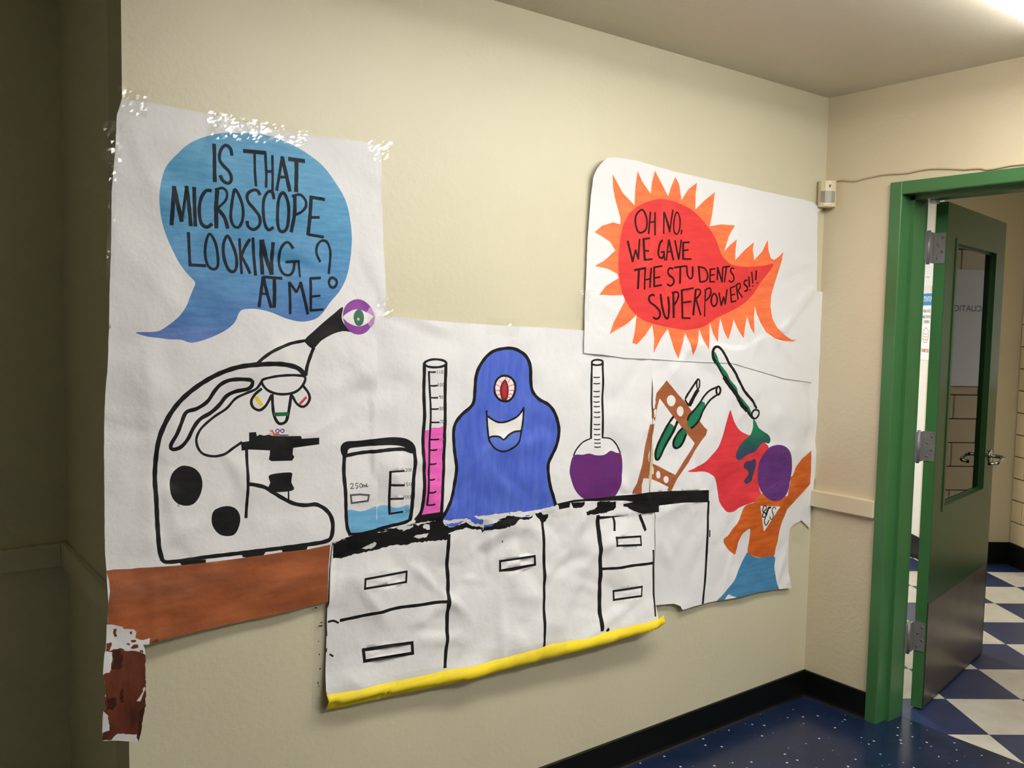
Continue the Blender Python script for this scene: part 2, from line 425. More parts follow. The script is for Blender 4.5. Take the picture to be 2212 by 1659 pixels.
# corridor lamp
def hall_light(u, v, label, lamp):
    hl = empty('corridor_light', hp(u, v, CEIL), ang)
    tag(hl, label, 'light', 'corridor ceiling fixtures')
    boxes('housing', [((-.62, -.165, -.03), (.62, -.15, .019)), ((-.62, .15, -.03), (.62, .165, .019)), ((-.62, -.15, -.03), (-.605, .15, .019)), ((.605, -.15, -.03), (.62, .15, .019))], M['fixture'], hl)
    box('diffuser', (-.605, -.15, -.025), (.605, .15, .015), M[lamp], hl)
hall_light(-2.35, .75, 'white fluorescent fixture on the corridor ceiling behind the door', 'lamp_hall')
hall_light(-.60, -3.0, 'white fluorescent fixture on the corridor ceiling in front of the glazed blocks', 'lamp_hall_2')

# signs on the corridor walls
def text(name, body, size, mat, parent, loc, rot, sx=1.0):
    cu = bpy.data.curves.new(name, 'FONT'); cu.body = body; cu.size = size; cu.align_x = 'CENTER'; cu.align_y = 'CENTER'
    cu.extrude = .0002; cu.offset = size * .012
    o = bpy.data.objects.new(name, cu); COL.objects.link(o)
    dg = bpy.context.evaluated_depsgraph_get(); me = bpy.data.meshes.new_from_object(o.evaluated_get(dg))
    COL.objects.unlink(o); bpy.data.objects.remove(o); bpy.data.curves.remove(cu)
    me.materials.clear(); me.materials.append(mat)
    q = bpy.data.objects.new(name, me); link(q, parent)
    q.location = loc; q.rotation_euler = rot; q.scale = (sx, 1, 1)
    return q
# local sign frame: x runs to the reader's right along the wall, z up, -y towards the reader
def wall_sign(name, u, v, z, label, cat):
    o = empty(name, hp(u, v, z), math.atan2(-H1.y, -H1.x))
    return tag(o, label, cat)
RX = (math.pi / 2, 0, 0)
sg = wall_sign('notice_sign', -.582, .155, 1.63, 'white face mask notice with blue heading on white corridor wall', 'sign')
box('sheet', (-.085, -.0012, -.235), (.085, -.0002, .235), M['sign_white'], sg)
box('heading_band', (-.082, -.0018, .145), (.082, -.0012, .228), M['sign_blue'], sg)
text('heading_text', 'ATTENTION', .050, M['sign_white'], sg, (0, -.0022, .187), RX, .50)
for k, (tx, zz) in enumerate((('WEAR A FACE', .105), ('MASK OR FACE', .065), ('COVERING', .030))):
    text('notice_text', tx, .030, M['sign_grey'], sg, (0, -.0016, zz), RX, .55)
def ribbon2d(name, pts, w, mat, parent, y):
    v = []; f = []
    for i, p in enumerate(pts):
        a = pts[max(i - 1, 0)]; b = pts[min(i + 1, len(pts) - 1)]
        d = Vector((b[0] - a[0], b[1] - a[1])).normalized(); n = Vector((-d.y, d.x)) * w / 2
        v += [(p[0] + n.x, y, p[1] + n.y), (p[0] - n.x, y, p[1] - n.y)]
        if i: f.append((2 * i - 2, 2 * i - 1, 2 * i + 1, 2 * i))
    return mesh(name, v, f, mat, parent)
ribbon2d('mask_icon', [(-.035, -.03), (0, -.008), (.035, -.03), (.04, -.075), (.02, -.11), (-.015, -.115), (-.038, -.08), (-.035, -.03)], .004, M['sign_red'], sg, -.0018)
for zz in (-.05, -.07, -.09):
    ribbon2d('mask_icon_fold', [(-.028, zz), (0, zz - .006), (.028, zz)], .0035, M['sign_red'], sg, -.0018)
text('thanks_text', 'THANK YOU', .036, M['sign_red'], sg, (0, -.0018, -.17), RX, .5)
s2 = wall_sign('notice_sheet', -.582, .15, 2.02, 'plain white sheet above the face mask notice', 'sign')
box('sheet', (-.09, -.0012, -.11), (.09, -.0002, .20), M['sign_white'], s2)
ribbon2d('red_mark', [(-.05, -.05), (-.03, -.045), (-.01, -.055), (.01, -.045)], .004, M['sign_red'], s2, -.0018)
s3 = wall_sign('evacuation_sheet', -.0165, -1.12, 1.62, 'large white sheet on the glazed blocks, mirrored in the door glass', 'sign')
box('sheet', (-.27, -.0012, -.36), (.27, -.0002, .36), M['sign_white'], s3)
text('sheet_text', 'EVACUATION', .052, M['sign_grey'], s3, (0, -.0018, .12), RX, .95)

# ------------------------------------------------------------------ green door, open into the corridor
FR = empty('door_1', (0, 0, 0))
struct(FR, 'green steel door with a tall glass pane standing open in its green frame', 'door')
Y0, Y1 = -.300, -1.320          # outer edges of the frame
FW = .049
def jamb(y_out, s):
    y_in = y_out + s * FW; y_st = y_in + s * .016
    prof = [(-.013, y_out), (-.013, y_in - s * .004), (-.010, y_in), (.052, y_in), (.056, y_in), (.056, y_st), (.142, y_st), (.142, y_in), (.190, y_in), (.190, y_out - s * .0), (.151, y_out), (.151, y_out + s * .004), (-.001, y_out + s * .004), (-.001, y_out)]
    return prism('frame_jamb', prof if s > 0 else prof, 0, 2.177, M['green'], FR)
jamb(Y0, -1); jamb(Y1, 1)
ya, yb = Y0 - FW, Y1 + FW
zb = 2.177 - FW
hv = [(-.013, 2.177), (-.013, zb + .004), (-.010, zb), (.056, zb), (.056, zb - .016), (.142, zb - .016), (.142, zb), (.190, zb), (.190, 2.177), (.151, 2.177), (.151, 2.173), (-.001, 2.173), (-.001, 2.177)]
n = len(hv)
mesh('frame_head', [(x, ya, zz) for x, zz in hv] + [(x, yb, zz) for x, zz in hv],
     [tuple(range(n)), tuple(range(2 * n - 1, n - 1, -1))] + [(i, n + i, n + (i + 1) % n, (i + 1) % n) for i in range(n)], M['green'], FR)
box('alarm_contact', (.100, -.425, zb - .030), (.135, -.400, zb - .0162), M['fixture'], FR, .003)
# the leaf, in its own frame: x along the leaf from the hinges, -y towards the room
DA = math.atan2(.183, .983)
leaf = box('door_leaf', (0, 0, 0), (.01, .01, .01), M['shaded_green'], FR)
DW, DT, DZ0, DZ1 = .910, .046, .008, 2.123
GX0, GX1, GZ0, GZ1 = .146, .745, .853, 1.966
bm = bmesh.new()
for lo, hi in (((0, 0, DZ0), (GX0, DT, DZ1)), ((GX1, 0, DZ0), (DW, DT, DZ1)), ((GX0, 0, DZ0), (GX1, DT, GZ0)), ((GX0, 0, GZ1), (GX1, DT, DZ1))):
    bm_box(bm, lo, hi)
bmesh.ops.remove_doubles(bm, verts=bm.verts[:], dist=1e-5)
old = leaf.data; me = bpy.data.meshes.new('door_leaf'); bm.to_mesh(me); bm.free(); me.materials.append(M['shaded_green']); leaf.data = me; bpy.data.meshes.remove(old)
leaf.location = (.271, -.391, 0); leaf.rotation_euler = (0, 0, DA)
box('hinge_edge_lit', (-.0012, .001, DZ0), (-.0001, DT - .001, DZ1), M['green'], leaf)  # same paint as the leaf face; the brighter green paints in light
for yy0, yy1 in ((-.004, .001), (DT - .001, DT + .004)):
    w = .022
    boxes('pane_frame', [((GX0 - w, yy0, GZ0 - w), (GX0, yy1, GZ1 + w)), ((GX1, yy0, GZ0 - w), (GX1 + w, yy1, GZ1 + w)), ((GX0, yy0, GZ0 - w), (GX1, yy1, GZ0)), ((GX0, yy0, GZ1), (GX1, yy1, GZ1 + w))], M['shaded_green'], leaf)
boxes('pane_bead', [((GX0, .012, GZ0), (GX0 + .010, .034, GZ1)), ((GX1 - .010, .012, GZ0), (GX1, .034, GZ1)), ((GX0, .012, GZ0), (GX1, .034, GZ0 + .008)), ((GX0, .012, GZ1 - .008), (GX1, .034, GZ1))], M['shaded_green'], leaf)
box('pane', (GX0 + .004, .020, GZ0 + .003), (GX1 - .004, .026, GZ1 - .003), M['glass'], leaf)
box('kick_plate', (.008, -.0022, .02), (DW - .03, -.0002, .458), M['kick'], leaf)
for k, hz in enumerate((1.937, 1.121, .314)):
    hg = boxes('hinge', [((-.0042, .004, hz - .062), (-.0013, DT, hz + .062)), ((-.046, .046, hz - .062), (-.0013, .0495, hz + .062)), ((-.085, .0545, hz - .062), (-.052, .058, hz + .062))], M['hinge'], leaf)
    tube('hinge_pin', [(-.050, .054, hz - .068), (-.050, .054, hz + .068)], .0075, M['hinge'], hg, 10)
    for sz, sy in ((.042, .014), (.014, .032), (-.014, .014), (-.042, .032)):
        tube('screw', [(-.0058, sy, hz + sz), (-.0040, sy, hz + sz)], .0042, M['steel'], hg, 8)
for s, yy in ((-1, 0.0), (1, DT)):
    lv = tube('lever_handle', [(.846, yy, 1.0), (.846, yy + s * .006, 1.0)], .029, M['chrome'], leaf, 16)
    tube('lever_neck', [(.846, yy + s * .006, 1.0), (.846, yy + s * .040, 1.0), (.843, yy + s * .056, .999), (.834, yy + s * .063, .997)], .0095, M['chrome'], lv, 10)
    tube('lever_bar', [(.838, yy + s * .062, .998), (.80, yy + s * .064, .992), (.755, yy + s * .062, .984), (.738, yy + s * .056, .980), (.731, yy + s * .040, .978), (.731, yy + s * .022, .977)], .0085, M['chrome'], lv, 10)
box('latch_plate', (DW, .010, .965), (DW + .002, .036, 1.035), M['steel'], leaf)

# ------------------------------------------------------------------ motion sensor and its cable
ms = empty('motion_sensor', (-.034, -.031, 2.157), math.radians(-45))
tag(ms, 'ivory motion sensor box mounted high in the wall corner', 'sensor')
bm = bmesh.new()
prof = [(-.036, .030), (-.036, -.012), (-.028, -.024), (-.012, -.031), (.012, -.031), (.028, -.024), (.036, -.012), (.036, .030)]
vb = [bm.verts.new((x, y, -.053)) for x, y in prof]; vt = [bm.verts.new((x, y * .92, .053)) for x, y in prof]
bm.faces.new(vb[::-1]); bm.faces.new(vt)
for i in range(len(prof)): bm.faces.new((vb[i], vb[(i + 1) % 8], vt[(i + 1) % 8], vt[i]))
from_bm('body', bm, M['plastic'], ms)
lw = [(-.029, -.0245), (-.0125, -.0325), (.0125, -.0325), (.029, -.0245)]
mesh('lens', [(x, y, -.036) for x, y in lw] + [(x, y, .010) for x, y in lw], [(0, 1, 5, 4), (1, 2, 6, 5), (2, 3, 7, 6)], M['plastic_lens'], ms)
box('indicator_slot', (.004, -.0325, .026), (.008, -.029, .036), M['dark'], ms)
box('lower_lip', (-.020, -.0335, -.048), (.016, -.028, -.041), M['plastic'], ms, .001)
cab = tube('sensor_cable', [(-0.004,-0.0462,2.2103),(-0.004,-0.0654,2.2138),(-0.004,-0.0931,2.2115),(-0.004,-0.125,2.2041),(-0.004,-0.1458,2.2027),(-0.004,-0.1783,2.2082),(-0.004,-0.2065,2.2105),(-0.004,-0.2462,2.214),(-0.004,-0.2854,2.2138),(-0.004,-0.3335,2.2098),(-0.004,-0.3712,2.2088),(-0.004,-0.408,2.2131),(-0.004,-0.4533,2.2136),(-0.004,-0.4979,2.2089),(-0.004,-0.5417,2.2026),(-0.004,-0.5847,2.1947),(-0.004,-0.6182,2.1938),(-0.004,-0.6397,2.192),(-0.004,-0.6597,2.1845),(-0.004,-0.684,2.184),(-0.004,-0.7157,2.1865),(-0.004,-0.7469,2.189),(-0.004,-0.7885,2.1877),(-0.004,-0.8603,2.1855),(-0.004,-0.9607,2.1785),(-0.004,-1.0816,2.1816),(-0.004,-1.2075,2.1771),(-0.004,-1.3471,2.1779)], .0032, M['cable'], None, 6)
tag(cab, 'thin painted cable running from the motion sensor above the green frame', 'cable')

# ------------------------------------------------------------------ the paper mural
BASE = {'left': .005, 'center': .003, 'right': .004, 'ohno': .007, 'cabinet': .006, 'leg': .004, 'yellow': .009}
def macro(sheet, x, z):
    """large-scale stand-off of each sheet from the wall (metres)"""
    c = lambda v: np.clip(v, 0.0, 1.0)
    b = BASE[sheet] + 0 * x
    if sheet == 'left':
        return b + .046 * c((1.35 - z) / .62) ** 1.4 * c((-2.16 - x) / .6)
    if sheet in ('cabinet', 'yellow'):
        return b + (.010 + .056 * c((x + 2.27) / 1.35) ** .9) * c((.90 - z) / .40) ** 1.5
    if sheet == 'right':
        return b + .016 * c((.72 - z) / .25) ** 1.5
    if sheet == 'leg':
        return b + .014 + .040 * c((z - .42) / .33)
    if sheet == 'ohno':
        return b + .010 * c((1.46 - z) / .08) * c((-.75 - x) / .2) + .012 * c((z - 2.02) / .14) * c((-1.0 - x) / .3)
    return b


SHEET_OUTLINES = {
    'left': [(-27898,20961),(-27398,20969),(-26573,20951),(-25865,20930),(-24891,20853),(-24125,20792),(-23416,20787),(-22573,20822),(-21749,20838),(-21164,20792),(-21147,20554),(-21105,19277),(-21048,17988),(-20980,17115),(-20940,16182),(-21231,15917),(-21233,14578),(-21199,12608),(-21194,10617),(-21186,9813),(-22582,9670),(-22610,9855),(-22696,8991),(-22727,8247),(-23260,8235),(-24360,8192),(-25383,8185),(-26350,8178),(-27199,8147),(-27483,8142),(-27827,8313),(-28086,8625),(-28417,8754),(-28391,9267),(-28396,9764),(-28389,9969),(-28407,10393),(-28393,11637),(-28373,12892),(-28325,14148),(-28255,14979),(-28243,15163),(-28218,16430),(-28164,17702),(-28142,18773),(-28061,19772),(-28012,20566)],
    'center': [(-21294,16032),(-20750,16120),(-19911,16031),(-18295,15948),(-16551,15888),(-14663,15838),(-13411,15775),(-12175,15661),(-10269,15462),(-10176,14388),(-10149,13224),(-10147,12640),(-10162,11888),(-10228,11222),(-10176,10545),(-10126,9932),(-10077,9351),(-12382,9418),(-14675,9563),(-16766,9592),(-18849,9612),(-20136,9532),(-21231,9466)],
    'right': [(-10232,15462),(-7918,15298),(-5211,15028),(-2314,16153),(-1141,17556),(14,17560),(45,15794),(72,13617),(74,12223),(200,10511),(101,10015),(-59,9425),(-101,8623),(-110,7816),(-181,7400),(-777,7816),(-1164,7724),(-1573,7557),(-1614,7206),(-1632,6421),(-1619,5637),(-1455,5025),(-2373,5138),(-3598,5229),(-4779,5261),(-5912,5310),(-6243,5331),(-7533,5362),(-8311,5361),(-8407,5517),(-8756,5666),(-9301,5728),(-9715,5784),(-9747,7602),(-9848,9361),(-10065,9385),(-10088,9930),(-10115,10541),(-10096,11213),(-10054,11882),(-10086,12638),(-10112,13223)],
    'ohno': [(-13334,20815),(-13188,21112),(-13003,21328),(-12774,21509),(-12432,21576),(-12046,21600),(-11318,21609),(-10214,21544),(-9380,21481),(-8601,21453),(-7275,21409),(-5881,21388),(-4662,21330),(-2952,21281),(-1601,21255),(-1041,21217),(-312,20977),(-635,20826),(-565,19612),(-502,18501),(-439,17383),(-449,15692),(-496,13708),(-2461,13923),(-4229,14284),(-5892,14597),(-7067,14637),(-8777,14706),(-10181,14793),(-11511,14838),(-12716,14976),(-13175,15001),(-13471,15025),(-13472,15249),(-13475,15873),(-13467,16496),(-13459,17162),(-13443,18091),(-13431,18972),(-13378,20029)],
    'cabinet': [(-22624,9748),(-22597,9874),(-21950,9943),(-20774,10085),(-19529,10152),(-18205,10050),(-16793,9794),(-15489,9849),(-14709,9851),(-13278,9783),(-11534,9686),(-9907,9677),(-9846,7981),(-10018,6687),(-10073,5884),(-10054,5463),(-10529,5243),(-12717,5170),(-14720,5202),(-16577,5218),(-18301,5245),(-19903,5379),(-21403,5466),(-22764,5550),(-22790,5751),(-22756,6394),(-22722,7167),(-22703,8203),(-22675,8977)],
    'leg': [(-28470,8838),(-28340,8813),(-28125,8721),(-28118,8673),(-27881,8614),(-27826,8540),(-27846,8393),(-27753,8337),(-27677,8307),(-27515,8325),(-27542,8177),(-27678,8196),(-27641,8107),(-27627,7961),(-27621,7776),(-27626,7447),(-27600,7141),(-27597,6644),(-27650,6377),(-27689,5975),(-27751,5731),(-28029,5845),(-28348,5960),(-28560,6016),(-28568,6227),(-28568,6544),(-28558,6763),(-28508,6844),(-28529,6997),(-28515,7287),(-28536,7540),(-28567,7697),(-28549,7981),(-28528,8176),(-28491,8307),(-28479,8562)],
    'yellow': [(-22795,5664),(-21582,5605),(-20240,5554),(-18813,5500),(-17605,5454),(-16326,5483),(-14973,5540),(-13558,5437),(-12042,5494),(-10855,5455),(-10192,5484),(-9761,5544),(-9756,5264),(-10090,5138),(-11312,5127),(-12862,5088),(-14319,5092),(-16359,5071),(-17630,5049),(-18835,5052),(-20528,5128),(-21591,5151),(-22776,5179)],
}
PAINT = [
    ('left', 'speech_bubble', 'bubble', 'blue and violet painted speech bubble', [
        ('P',[(-25244,20573),(-24764,20626),(-24230,20612),(-23679,20469),(-23200,20250),(-22843,20009),(-22478,19597),(-22222,19207),(-22078,18758),(-22013,18215),(-22047,17662),(-22160,17147),(-22368,16758),(-22643,16453),(-22824,16196),(-23004,16025),(-23228,15938),(-23537,15912),(-23928,15987),(-24353,16141),(-24727,16212),(-24972,16206),(-25114,16175),(-25195,16082),(-25275,15884),(-25455,15704),(-25731,15545),(-26080,15408),(-26384,15349),(-26609,15417),(-26904,15431),(-27122,15460),(-27373,15489),(-27585,15550),(-27637,15587),(-27549,15599),(-27193,15610),(-27011,15686),(-26679,15956),(-26492,16225),(-26378,16495),(-26301,16688),(-26263,16823),(-26412,16987),(-26597,17205),(-26743,17459),(-26886,17785),(-26993,18111),(-27069,18474),(-27095,18839),(-27038,19212),(-26909,19558),(-26653,19885),(-26394,20141),(-26056,20337),(-25674,20485)]),
    ]),
    ('left', 'lettering', 'ink', 'IS', [
        ('S',[(-25790,20223,99),(-25779,19960,99),(-25773,19581,99),(-25763,19298,99)]),
        ('S',[(-25324,19999,88),(-25363,20166,90),(-25480,20234,82),(-25590,20136,79),(-25644,19977,83),(-25630,19827,88),(-25521,19707,89),(-25404,19606,90),(-25345,19478,87),(-25358,19361,81),(-25444,19306,84),(-25561,19358,89),(-25631,19484,88)]),
    ]),
    ('left', 'lettering', 'ink', 'THAT', [
        ('S',[(-25038,20159,99),(-24437,20183,101)]),
        ('S',[(-24740,20171,68),(-24732,19704,68),(-24721,19307,68)]),
        ('S',[(-24458,20188,69),(-24445,19738,69),(-24458,19303,69)]),
        ('S',[(-24275,20153,69),(-24279,19757,69),(-24287,19242,69)]),
        ('S',[(-24445,19714,75),(-24288,19733,75)]),
        ('S',[(-24011,20155,79),(-24082,19781,79),(-24179,19254,79)]),
        ('S',[(-24020,20146,105),(-23926,19719,105),(-23823,19267,106)]),
        ('S',[(-24103,19607,71),(-23909,19630,71)]),
        ('S',[(-23858,20106,108),(-23393,20104,110)]),
        ('S',[(-23631,20095,110),(-23643,19672,110),(-23655,19268,110)]),
    ]),
    ('left', 'lettering', 'ink', 'MICROSCOPE', [
        ('S',[(-26804,18164,98),(-26778,18649,98),(-26742,19097,97)]),
        ('S',[(-26750,19096,100),(-26661,18660,101),(-26564,18265,101)]),
        ('S',[(-26572,18265,65),(-26444,19137,66)]),
        ('S',[(-26448,19136,96),(-26395,18685,96),(-26345,18178,97)]),
        ('S',[(-26265,19130,96),(-26253,18661,96),(-26233,18180,97)]),
        ('S',[(-25837,19081,88),(-25967,19075,83),(-26082,18904,84),(-26132,18672,86),(-26122,18408,88),(-26066,18243,91),(-25952,18187,87),(-25821,18282,85)]),
        ('S',[(-25698,19141,103),(-25719,18673,104),(-25729,18174,104)]),
        ('S',[(-25756,19119,62),(-25562,19178,65),(-25453,19082,67),(-25485,18887,62),(-25700,18656,61)]),
        ('S',[(-25688,18668,93),(-25525,18460,93),(-25444,18189,92)]),
        ('O',[(-25239,19182,78),(-25109,18924,79),(-25057,18656,77),(-25090,18381,75),(-25190,18236,73),(-25309,18285,79),(-25368,18474,76),(-25347,18746,75),(-25299,19021,74)]),
        ('S',[(-24618,19098,87),(-24684,19209,85),(-24826,19194,77),(-24948,19076,80),(-24928,18902,85),(-24766,18722,86),(-24635,18537,86),(-24643,18339,81),(-24787,18217,80),(-24929,18277,85),(-24961,18423,84)]),
        ('S',[(-24245,19032,88),(-24291,19202,88),(-24396,19211,78),(-24511,19022,82),(-24540,18703,85),(-24499,18391,86),(-24395,18240,84),(-24253,18323,80)]),
        ('O',[(-23997,19225,85),(-23890,19043,89),(-23847,18766,88),(-23868,18402,86),(-23953,18243,81),(-24080,18245,88),(-24144,18460,87),(-24144,18819,86),(-24103,19102,83)]),
        ('S',[(-23694,19183,99),(-23692,18700,99),(-23769,18229,98)]),
        ('S',[(-23771,19155,71),(-23547,19218,74),(-23394,19092,80),(-23380,18931,76),(-23502,18777,71),(-23710,18670,71)]),
        ('S',[(-23231,19222,101),(-23256,18738,101),(-23311,18186,101)]),
        ('S',[(-23262,19186,90),(-22834,19163,91)]),
        ('S',[(-23260,18656,73),(-22985,18680,73)]),
        ('S',[(-23325,18209,79),(-22852,18170,80)]),
    ]),
    ('left', 'lettering', 'ink', 'LOOKING', [
        ('S',[(-26406,18034,77),(-26390,17632,77),(-26373,17209,77)]),
        ('S',[(-26403,17242,78),(-25987,17241,79)]),
        ('O',[(-25895,18028,68),(-25761,17827,71),(-25704,17523,70),(-25705,17253,69),(-25802,17163,69),(-25937,17240,71),(-26001,17504,69),(-25984,17811,68)]),
        ('O',[(-25456,18010,79),(-25330,17798,83),(-25243,17512,82),(-25244,17238,81),(-25332,17125,79),(-25451,17189,83),(-25548,17455,81),(-25559,17783,79)]),
        ('S',[(-25151,17975,72),(-25131,17519,72),(-25108,17081,72)]),
        ('S',[(-24881,17975,80),(-25010,17761,80),(-25140,17463,80)]),
        ('S',[(-25115,17535,84),(-24991,17331,84),(-24878,17100,84)]),
        ('S',[(-24807,18019,84),(-24775,17540,84),(-24739,17059,84)]),
        ('S',[(-24582,17980,106),(-24570,17553,106),(-24557,17092,106)]),
        ('S',[(-24569,17981,118),(-24437,17521,119),(-24303,17104,119)]),
        ('S',[(-24261,17939,96),(-24286,17530,96),(-24311,17103,96)]),
        ('S',[(-23725,17806,78),(-23846,17960,75),(-23974,17911,72),(-24080,17703,75),(-24088,17340,76),(-23994,17143,76),(-23823,17119,72),(-23715,17258,76),(-23681,17464,77)]),
        ('S',[(-23922,17450,72),(-23542,17492,73)]),
        ('S',[(-23572,17498,56),(-23549,17074,56)]),
        ('S',[(-22966,17500,75),(-23079,17725,75),(-23049,17933,72),(-22924,18066,68),(-22765,18056,74),(-22674,17875,77),(-22659,17668,76),(-22702,17197,75)]),
        ('O',[(-22578,17107,76),(-22471,17049,82),(-22462,16944,81),(-22553,16843,75),(-22668,16872,80),(-22701,16988,82),(-22655,17082,77)]),
    ]),
    ('left', 'lettering', 'ink', 'AT ME', [
        ('S',[(-24537,17053,84),(-24595,16635,84),(-24653,16258,84)]),
        ('S',[(-24545,17060,86),(-24437,16641,86),(-24328,16250,86)]),
        ('S',[(-24603,16611,61),(-24403,16602,62)]),
        ('S',[(-24528,17037,77),(-24028,17020,78)]),
        ('S',[(-24244,17026,97),(-24239,16648,97),(-24252,16252,97)]),
        ('S',[(-23844,16939,77),(-23826,16500,77),(-23820,16100,77)]),
        ('S',[(-23852,16939,77),(-23644,16669,78)]),
        ('S',[(-23653,16669,65),(-23514,16953,65)]),
        ('S',[(-23540,16952,90),(-23425,16513,90),(-23300,16103,91)]),
        ('S',[(-23254,17072,79),(-23248,16642,80),(-23224,16204,80)]),
        ('S',[(-23276,17054,74),(-22946,17082,74)]),
        ('S',[(-23248,16576,63),(-22962,16611,64)]),
        ('S',[(-23256,16207,69),(-22838,16246,70)]),
    ]),
    ('left', 'eyepiece_tube', 'black', None, [
        ('P',[(-22273,16327),(-22537,16136),(-22849,15890),(-23106,15671),(-23370,15432),(-23309,15304),(-23181,15208),(-23079,15227),(-22899,15409),(-22586,15580),(-22268,15670),(-21972,15648),(-22216,15827),(-22314,16044)]),
    ]),
    ('left', 'eyeball', 'purple_ring', 'purple ring around a painted eye', [
        ('P',[(-21315,16078),(-21347,15930),(-21424,15791),(-21530,15678),(-21660,15604),(-21808,15580),(-21960,15608),(-22094,15681),(-22193,15788),(-22253,15918),(-22277,16059),(-22265,16204),(-22207,16339),(-22102,16452),(-21965,16528),(-21816,16555),(-21670,16531),(-21535,16460),(-21419,16354),(-21339,16223)]),
    ]),
    ('left', 'eyeball_lilac_patch', 'lilac', None, [  # light purple patch, part of the mural's own paint
        ('p',[(-21538,16197),(-21445,16358),(-21355,16261),(-21319,16088),(-21340,15888),(-21417,15773),(-21507,15886),(-21381,16082)]),
    ]),
    ('left', 'eye_white', 'white_paint', None, [
        ('P',[(-22271,16069),(-22057,16220),(-21841,16274),(-21565,16207),(-21375,16087),(-21507,15911),(-21782,15808),(-22055,15863),(-22217,15973)]),
    ]),
    ('left', 'iris', 'green_iris', None, [
        ('P',[(-21634,16047),(-21642,15979),(-21663,15916),(-21698,15864),(-21745,15829),(-21799,15814),(-21851,15823),(-21896,15855),(-21934,15907),(-21961,15972),(-21973,16041),(-21965,16109),(-21939,16171),(-21900,16223),(-21853,16259),(-21802,16274),(-21749,16266),(-21700,16233),(-21662,16182),(-21640,16117)]),
    ]),
    ('left', 'pupil', 'yellow_dot', None, [
        ('P',[(-21784,16005),(-21785,15993),(-21790,15981),(-21799,15972),(-21810,15966),(-21822,15964),(-21834,15967),(-21845,15972),(-21854,15981),(-21859,15992),(-21860,16004),(-21858,16016),(-21853,16027),(-21845,16036),(-21834,16042),(-21822,16044),(-21810,16042),(-21800,16036),(-21792,16027),(-21786,16017)]),
    ]),
    ('left', 'microscope_outline', 'black', 'black brush outline of a microscope', [
        ('S',[(-23360,15408,85),(-23810,15322,84),(-24251,15150,84),(-24539,14966,84),(-24705,14816,84)]),
        ('S',[(-23115,15227,97),(-23231,14931,97),(-23307,14693,97),(-23337,14474,97)]),
        ('S',[(-23326,14455,131),(-23560,14674,128),(-23908,14773,126),(-24299,14801,125),(-24776,14785,124),(-25241,14723,122),(-25696,14573,121),(-26140,14337,120),(-26532,14040,118),(-26832,13701,117),(-27046,13319,115),(-27178,12937,113),(-27229,12465,112),(-27246,12034,111),(-27230,11513,111),(-27215,10950,112),(-27196,10428,111),(-27122,10070,110)]),
        ('S',[(-27168,10251,91),(-27102,10054,90),(-26954,10001,97),(-26566,9984,99),(-26034,9992,101),(-25393,9962,103),(-24823,9946,105),(-24086,9931,108),(-23421,9930,110),(-22840,9944,115),(-22652,10041,126),(-22597,10357,121),(-22651,10612,114),(-22785,10801,108),(-22944,10918,107),(-23102,10985,108),(-23414,10996,107),(-23720,11079,104),(-24020,11255,103),(-24266,11423,102),(-24508,11589,102),(-24795,11687,102),(-24938,11715,102)]),
        ('S',[(-24964,12595,79),(-24961,11727,79),(-24982,11266,80),(-25008,10835,80)]),
        ('p',[(-26719,9964),(-26071,9934),(-26074,9841),(-26218,9814),(-26657,9866)]),
        ('p',[(-25144,9920),(-24493,9896),(-24559,9812),(-24899,9794),(-25113,9841)]),
        ('p',[(-24086,9907),(-23344,9880),(-23381,9802),(-24037,9818)]),
        ('O',[(-24870,14396,102),(-24814,14280,106),(-24917,14168,104),(-25243,14109,103),(-25472,14003,103),(-25654,13784,103),(-25879,13591,102),(-26145,13447,101),(-26322,13235,100),(-26456,12977,100),(-26631,12790,100),(-26824,12747,97),(-26877,12851,96),(-26733,13126,98),(-26622,13384,98),(-26492,13642,100),(-26231,13719,101),(-25966,13886,102),(-25787,14149,102),(-25607,14323,102),(-25334,14416,102)]),
        ('S',[(-24577,14333,69),(-24705,14161,69),(-24964,14054,68),(-25243,13927,68),(-25473,13686,67),(-25745,13517,67),(-25969,13349,66),(-26148,13180,66),(-26239,12963,64),(-26198,12738,63),(-26069,12572,63),(-25802,12493,65),(-25530,12532,68),(-25298,12674,69),(-25074,12805,69)]),
        ('O',[(-24563,14366,70),(-24299,14452,68),(-23908,14491,69),(-23559,14484,69),(-23357,14432,72),(-23407,14242,73),(-23608,14057,71),(-23907,13996,69),(-24201,14029,68),(-24443,14153,68)]),
        ('S',[(-24274,14008,81),(-24250,13633,81),(-24201,13396,80),(-24079,13225,78),(-23906,13263,84),(-23832,13472,84),(-23782,13755,84),(-23748,13991,84)]),
        ('S',[(-24553,14166,75),(-24729,14023,75),(-24833,13843,74),(-24777,13679,72),(-24611,13602,73),(-24467,13689,76),(-24371,13825,76),(-24289,13985,77)]),
        ('S',[(-23728,13961,71),(-23607,13748,70),(-23456,13646,69),(-23329,13689,74),(-23237,13853,75),(-23279,14023,72),(-23417,14209,71)]),
        ('S',[(-23838,11426,45),(-23841,11102,45)]),
    ]),
    ('left', 'objective_band', 'green_paint', None, [
        ('p',[(-24240,13524),(-23817,13519),(-23827,13415),(-24220,13425)]),
    ]),
    ('left', 'objective_band', 'yellow_paint', None, [
        ('p',[(-24762,13932),(-24672,13975),(-24501,13737),(-24601,13704)]),
    ]),
    ('left', 'objective_band', 'red_paint', None, [
        ('p',[(-23537,13745),(-23345,13929),(-23304,13880),(-23486,13695)]),
    ]),
    ('left', 'microscope_stage', 'black', None, [
